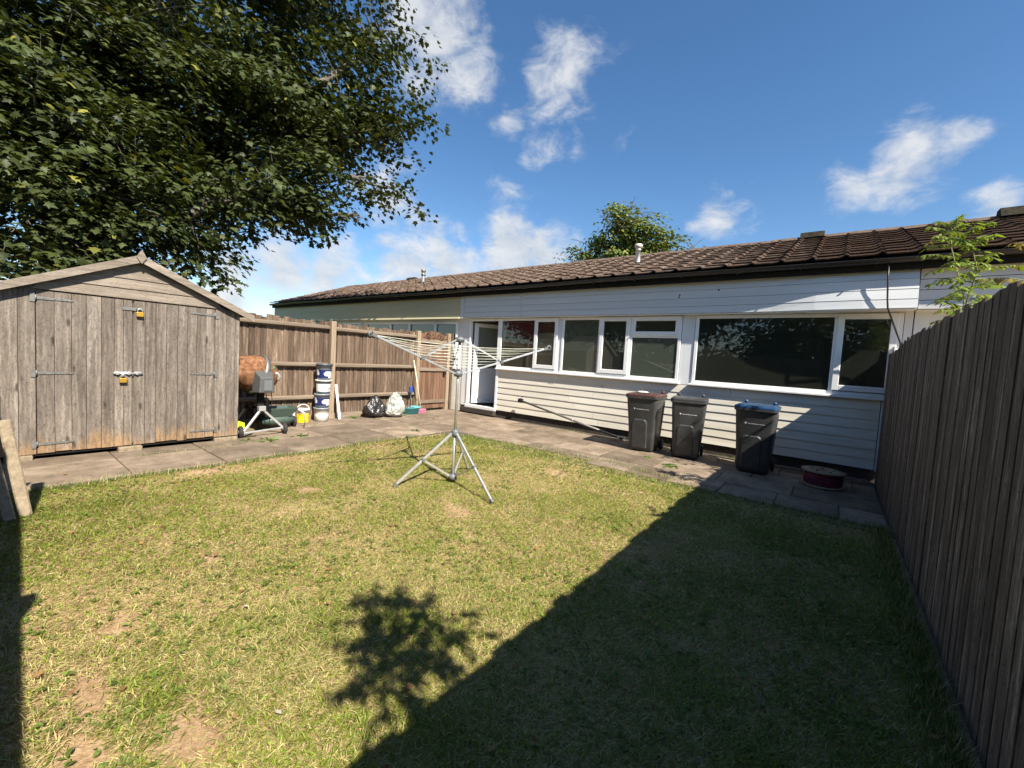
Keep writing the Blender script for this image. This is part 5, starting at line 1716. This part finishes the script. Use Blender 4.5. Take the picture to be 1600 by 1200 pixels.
MB().tube([(-8.40, 6.76, .04), (-8.50, 6.84, .62)], .012, 8).build('handle', M['black_plastic'], bb)
MB().box(-8.53, -8.48, 6.79, 6.89, .52, .68).build('grip', plain('blue plastic', (.03, .07, .28), .4), bb, bevel=.012, seg=2)

# ------------------------------------------------------------------ trees and plants
M['bark'] = noisy('grey bark', [(.3, (.06, .052, .043)), (.7, (.17, .15, .125))], scale=5, rough=.95, bump=.7, stretch_=(3, 3, .6), bscale=18)
M['leaf'] = leaf_mat('maple leaves', .22, .55, .3)
M['leaf_light'] = leaf_mat('young leaves', .35, .5, .3)
MAPLE = np.array([(0, 0), (.20, .10), (.46, .05), (.30, .27), (.56, .50), (.30, .50), (.20, .66), (0, 1.0), (-.20, .66), (-.30, .50), (-.56, .50), (-.30, .27), (-.46, .05), (-.20, .10)])
OVAL = np.array([(0, 0), (.30, .30), (.26, .65), (0, 1.0), (-.26, .65), (-.30, .30)])


def leaves(centres, outward, size, tmpl, r, up=.75, base=(.045, .085, .018), var=.35, yellow=.05, fold=.18):
    """one face fan per leaf, template laid in the leaf's own plane"""
    n = len(centres)
    nrm = np.stack([r.normal(0, 1, n), r.normal(0, 1, n), r.normal(0, 1, n)], -1) * (1 - up) + np.array([0, 0, 1.0]) * up + outward * .35
    nrm /= np.linalg.norm(nrm, axis=1)[:, None]
    d = outward + r.normal(0, .7, (n, 3)) + np.array([0, 0, -.45])
    d -= nrm * (d * nrm).sum(1)[:, None]
    d /= np.linalg.norm(d, axis=1)[:, None] + 1e-9
    s = np.cross(nrm, d)
    sz = size * r.uniform(.6, 1.25, n)
    k = len(tmpl)
    T = tmpl
    V = centres[:, None, :] + (T[None, :, 0, None] * s[:, None, :] + T[None, :, 1, None] * d[:, None, :]) * sz[:, None, None]
    V = V - nrm[:, None, :] * (fold * np.abs(T[None, :, 0, None]) * sz[:, None, None]) - nrm[:, None, :] * (.18 * (T[None, :, 1, None] ** 2) * sz[:, None, None])
    ctr = centres + d * (sz * .42)[:, None]
    V = np.concatenate([ctr[:, None, :], V], 1)
    tri = np.array([(0, 1 + i, 1 + (i + 1) % k) for i in range(k)])
    F = (np.arange(n)[:, None, None] * (k + 1) + tri[None]).reshape(-1, 3)
    c = np.array(base)[None] * r.uniform(1 - var, 1 + var, n)[:, None]
    yl = r.random(n) < yellow
    c = np.where(yl[:, None], np.array([.17, .17, .03])[None] * r.uniform(.6, 1.2, n)[:, None], c)
    return V.reshape(-1, 3), F, np.repeat(c, k + 1, 0)


def lobe_points(lobes, n, r, shell=.45):
    """cluster centres spread through a union of ellipsoids, a little denser towards the outside"""
    vol = np.array([a[3] * a[3] * a[4] for a in lobes]) ** .8
    which = r.choice(len(lobes), n, p=vol / vol.sum())
    L = np.array(lobes)
    u = r.normal(0, 1, (n, 3))
    u /= np.linalg.norm(u, axis=1)[:, None]
    rad = r.random(n) ** shell
    wob = 1 + .28 * (vnoise(u[:, 0] * 2 + which, u[:, 1] * 2 + u[:, 2] * 3, 1.7, 71) - .5) * 2
    rr_ = np.stack([L[which, 3], L[which, 3], L[which, 4]], -1)
    return L[which, :3] + u * rr_ * (rad * wob)[:, None], u


def limb(mb, a, b, r0, r1, r, n=6, seg=6, bend=.12):
    a, b = Vector(a), Vector(b)
    L = (b - a).length
    off = Vector((r.normal(0, 1), r.normal(0, 1), r.normal(.6, .5))) * L * bend
    pts, rad = [], []
    for i in range(seg + 1):
        t = i / seg
        p = a.lerp(b, t) + off * (4 * t * (1 - t)) * .5 + Vector((r.normal(0, .02), r.normal(0, .02), r.normal(0, .02))) * L * (0 < i < seg)
        pts.append(p)
        rad.append(r0 + (r1 - r0) * t)
    mb.tube(pts, rad, n, caps=False)
    return pts


def tree(name, label, base, fork, lobes, ncl, per, leaf_size, seed, tmpl=MAPLE, spread=.38, tint=(.043, .058, .015), yellow=.05, trunk_r=.3, stems=None, twig_every=3, group=None, leaf_mat_='leaf', limb_r=.14, bough=9, bspread=.55):
    r = np.random.default_rng(seed)
    t = thing(name, label, 'tree', base, 0, group)
    mb = MB()
    nodes = []
    stems = stems or [fork]
    for sfk in stems:
        nodes += limb(mb, base, sfk, trunk_r, trunk_r * .55, r, 10, 8, .05)[3:]
    for l in sorted(lobes, key=lambda q: -q[3]):
        c = Vector(l[:3])
        st = min(nodes, key=lambda q: (q - c).length + max(0, q.z - c.z) * 1.5)
        pts = limb(mb, st, c, limb_r * min(1, l[3] / 2.2) + .03, .025, r, 7, 8, .10)
        nodes += pts[2:]
        for _ in range(5):
            e = c + Vector((r.normal(0, .5) * l[3], r.normal(0, .5) * l[3], r.normal(.1, .45) * l[4]))
            nodes += limb(mb, pts[3 + _], e, .03, .010, r, 5, 4, .12)[1:]
    # boughs: flattened drooping plates of leaf sprays, so the crown reads in layers with gaps between
    nb_ = max(8, ncl // bough)
    Bc, Bu = lobe_points(lobes, nb_, r)
    wb = r.integers(0, nb_, ncl)
    bo_ = np.clip(r.normal(0, 1, (ncl, 3)), -1.5, 1.5) * np.array([bspread, bspread, bspread * .3])
    bo_[:, 2] -= .22 * (bo_[:, 0] ** 2 + bo_[:, 1] ** 2) / bspread - .1
    C, U = Bc[wb] + bo_, Bu[wb]
    NP = np.array([tuple(p) for p in nodes])
    for i in range(0, ncl, twig_every):
        q = NP[np.argmin(((NP - C[i]) ** 2).sum(1))]
        if np.linalg.norm(q - C[i]) < 2.2:
            mb.tube([q, (q + C[i]) / 2 + np.array([0, 0, .06]), C[i]], [.010, .007, .003], 3, caps=False)
    mb.build('trunk', M['bark'], t)
    # sprays: each cluster is a flat drooping fan of leaves
    cl = np.repeat(np.arange(ncl), per)
    n = len(cl)
    off_ = np.clip(r.normal(0, 1, (n, 3)), -1.5, 1.5) * np.array([spread, spread, spread * .45])
    off_[:, 2] -= .25 * (off_[:, 0] ** 2 + off_[:, 1] ** 2) / spread
    out = U[cl] * .6 + off_ / (np.linalg.norm(off_, axis=1)[:, None] + 1e-6) * .8
    tone = r.uniform(.75, 1.3, ncl)[cl]
    V, F, Cc = leaves(C[cl] + off_, out, leaf_size, tmpl, r, base=tint, yellow=yellow)
    Cc = Cc * np.repeat(tone, len(tmpl) + 1)[:, None]
    V = V - np.array(base)
    np_mesh('crown', V, F, Cc, M[leaf_mat_], t)
    return t


BIG = [(-9.7, 5.75, 8.4, 1.15, 1.1), (-9.95, 5.5, 6.42, 1.1, .9), (-9.85, 4.75, 5.35, .85, 0.5), (-9.35, 5.0, 4.85, 0.45, 0.25), (-9.87, 3.87, 4.85, 1.05, 0.5),
       (-11.1, 4.5, 7.57, 2.1, 1.6), (-11.0, 5.0, 10.47, 2.1, 1.9), (-12.0, 3.11, 6.35, 2.6, 1.8), (-12.11, 3.11, 9.43, 3, 2.2),
       (-11.93, 1.28, 6.55, 2.8, 2.2), (-10.55, 0.98, 3.81, 1.7, 1.2), (-10.23, 1.86, 3.59, 1.2, 0.8), (-10.99, 0.38, 4.3, 2.0, 1.5), (-11.99, -0.43, 5.51, 2.6, 2.2),
       (-9.2, 6.1, 7.21, 0.6, 0.5), (-9.3, 6.25, 9.33, 0.7, 0.8), (-9.98, 0.65, 2.86, 1.0, 0.6), (-10.0, 1.9, 3.6, .6, .35), (-10.2, 2.55, 3.85, .6, .35), (-10.56, 3.08, 4.75, 1.0, 0.6), (-10.23, 4.06, 4.91, 1.0, 0.6), (-9.5, 4.71, 4.5, 0.55, 0.3),
       (-10.37, 2.21, 3.85, 0.7, 0.4), (-8.95, 6.45, 6.67, 0.5, 0.45), (-9.1, 5.85, 5.5, 0.5, 0.4), (-9.97, 3.6, 4.5, 0.55, 0.3), (-9.05, 5.4, 4.6, 0.3, 0.2)]
tree('maple_tree', 'large dark maple tree overhanging the shed from behind the left fence', (-13.0, 1.7, 0), (-12.9, 1.9, 4.5), BIG, 4700, 19, .128, 5,
     bough=20, bspread=.50, spread=.24, trunk_r=.30, stems=[(-12.9, 2.6, 6.5), (-12.6, .6, 7.2), (-13.2, 1.7, 7.5)], yellow=.03, twig_every=7)
FAR = [(-11.24, 21.2, 7.94, 1.3, 1.3), (-10.37, 21.64, 9.0, 1.2, 1.2), (-9.66, 22.52, 9.42, 1.2, 1.2), (-8.9, 22.29, 7.94, 1.6, 1.6), (-7.66, 22.75, 7.78, 1.1, 1.1),
       (-6.67, 23.06, 7.48, 0.8, 0.8), (-11.82, 20.88, 7.33, 0.8, 0.8), (-10.55, 22.67, 7.78, 1.8, 1.8)]
tree('roadside_tree', 'green leafy tree rising behind the roof beside the white flue', (-9.6, 22.3, 0), (-9.6, 22.3, 5.5), FAR, 800, 15, .20, 6,
     tint=(.10, .135, .028), yellow=.2, trunk_r=.2, tmpl=OVAL, spread=.26, twig_every=4, limb_r=.08, bspread=.4)
# trees beyond the rear fence: the garden sees them only in the window glass
rb = np.random.default_rng(12)
for i, (bx, by, hh) in enumerate(((-11.5, -5.0, 6.5), (-8.2, -5.6, 5.6), (-5.0, -5.0, 6.2), (-2.0, -5.8, 5.4), (1.0, -5.2, 6.0), (4.2, -5.8, 6.4))):
    lb = [(bx + rb.normal(0, .9), by + rb.normal(0, .5), hh * rb.uniform(.35, 1.0), 1.6, 1.4) for _ in range(8)]
    tree('boundary_tree', 'dark leafy tree beyond the rear fence, seen only mirrored in the windows', (bx, by, 0), (bx, by, hh * .5), lb, 420, 14, .26, 40 + i,
         tmpl=OVAL, spread=.45, tint=(.03, .05, .012), trunk_r=.14, twig_every=6, group='trees behind the rear fence', limb_r=.06)


# ------------------------------------------------------------------ pinnate saplings beyond the right fence
def sapling(name, label, base, stems, seed, nleaf, L, tint, group='saplings beyond the right fence', zmin=2.05):
    r = np.random.default_rng(seed)
    t = thing(name, label, 'sapling', base, 0, group)
    mb = MB()
    Vs, Fs, Cs, off = [], [], [], 0
    for top in stems:
        pts = limb(mb, base, top, .014, .004, r, 6, 8, .02)
        P0 = np.array([tuple(p) for p in pts])
        for i in range(nleaf):
            f = 1 - (i / nleaf) * (1 - (zmin - base[2]) / (top[2] - base[2]))
            q = f * (len(P0) - 1)
            j = min(int(q), len(P0) - 2)
            o = P0[j] + (P0[j + 1] - P0[j]) * (q - j)
            az = i * 2.4 + r.uniform(-.4, .4)
            ll = L * r.uniform(.75, 1.15) * (1 - .35 * max(0, f - .85) / .15)
            el = r.uniform(.15, .55) + (.5 if f > .93 else 0)
            d = np.array([math.cos(az) * math.cos(el), math.sin(az) * math.cos(el), math.sin(el)])
            rp = [o + d * ll * s - np.array([0, 0, .30 * ll * s * s]) for s in (0, .25, .5, .75, 1)]
            mb.tube(rp, [.004, .0035, .003, .0022, .0015], 4, caps=False)
            side = np.cross(d, [0, 0, 1])
            side /= np.linalg.norm(side)
            cs_, od = [], []
            for s in np.linspace(.18, 1, 9):
                p = o + d * ll * s - np.array([0, 0, .30 * ll * s * s])
                for sg in ((-1, 1) if s < .99 else (0,)):
                    cs_.append(p)
                    od.append(side * sg * .95 + d * (.45 if sg else 1.0) + np.array([0, 0, .45]))
            cs_, od = np.array(cs_), np.array(od)
            V, F, C = leaves(cs_, od * 2.2, .082 * L / .36, OVAL * np.array([.58, 1]), r, up=.8, base=tint, yellow=.04, fold=.1)
            Vs.append(V)
            Fs.append(F + off)
            Cs.append(C)
            off += len(V)
    mb.build('stem', plain('sapling stem', (.16, .17, .07), .7), t)
    np_mesh('foliage', np.concatenate(Vs) - np.array(base), np.concatenate(Fs), np.concatenate(Cs), M['leaf_light'], t)
    return t


sapling('sapling', 'bright green pinnate leaved sapling above the dark right fence', (.86, 6.1, 0), [(.86, 6.45, 3.28), (.83, 5.35, 2.88)], 3, 30, .30, (.15, .22, .03))
sapling('sapling', 'sapling past the right fence whose leafy shadow lies on the lawn', (1.0, .6, 0), [(.92, .50, 3.28), (.88, .70, 3.02), (1.0, .38, 3.02)], 8, 22, .33, (.13, .22, .035), zmin=2.42)
sapling('sapling', 'yellowish leaf sprig above the fence at the right picture edge', (.95, 3.95, 0), [(.86, 3.72, 2.42)], 9, 5, .24, (.22, .19, .05))


# ------------------------------------------------------------------ weeds in the paving
def weed(label, x, y, s, seed, n=16):
    r = np.random.default_rng(seed)
    c = np.stack([r.normal(0, s * .35, n), r.normal(0, s * .35, n), np.full(n, .014)], -1)
    az = r.uniform(0, 2 * PI, n)
    od = np.stack([np.cos(az), np.sin(az), r.uniform(.2, 1.1, n)], -1)
    V, F, C = leaves(c, od * 2, s * .55, OVAL * np.array([.8, 1]), r, up=.55, base=(.11, .19, .035), yellow=.1)
    V[:, 2] = np.maximum(V[:, 2], .012)
    o = np_mesh('weed', V, F, C, M['leaf_light'])
    o.location = (x, y, .004)
    tag(o, label, 'weed', 'weeds between the slabs')


for i, (lb, x, y, s) in enumerate((('low green weed beside the mixer wheel', -7.12, 3.42, .17), ('straggling green weeds in front of the mixer stand', -7.05, 2.86, .20),
                                   ('small weed at the right foot of the shed', -7.25, 2.6, .13), ('small weed on paving before the gate', -7.35, 6.75, .13),
                                   ('leafy dandelion weed in front of the middle bin', -1.93, 6.72, .20), ('low weed in the joint left of the dandelion', -2.35, 6.98, .13),
                                   ('tuft of weeds between tub stack and bags', -8.42, 5.2, .14), ('low weed on the path corner behind the dryer', -6.4, 5.3, .12))):
    weed(lb, x, y, s, 300 + i, 22)
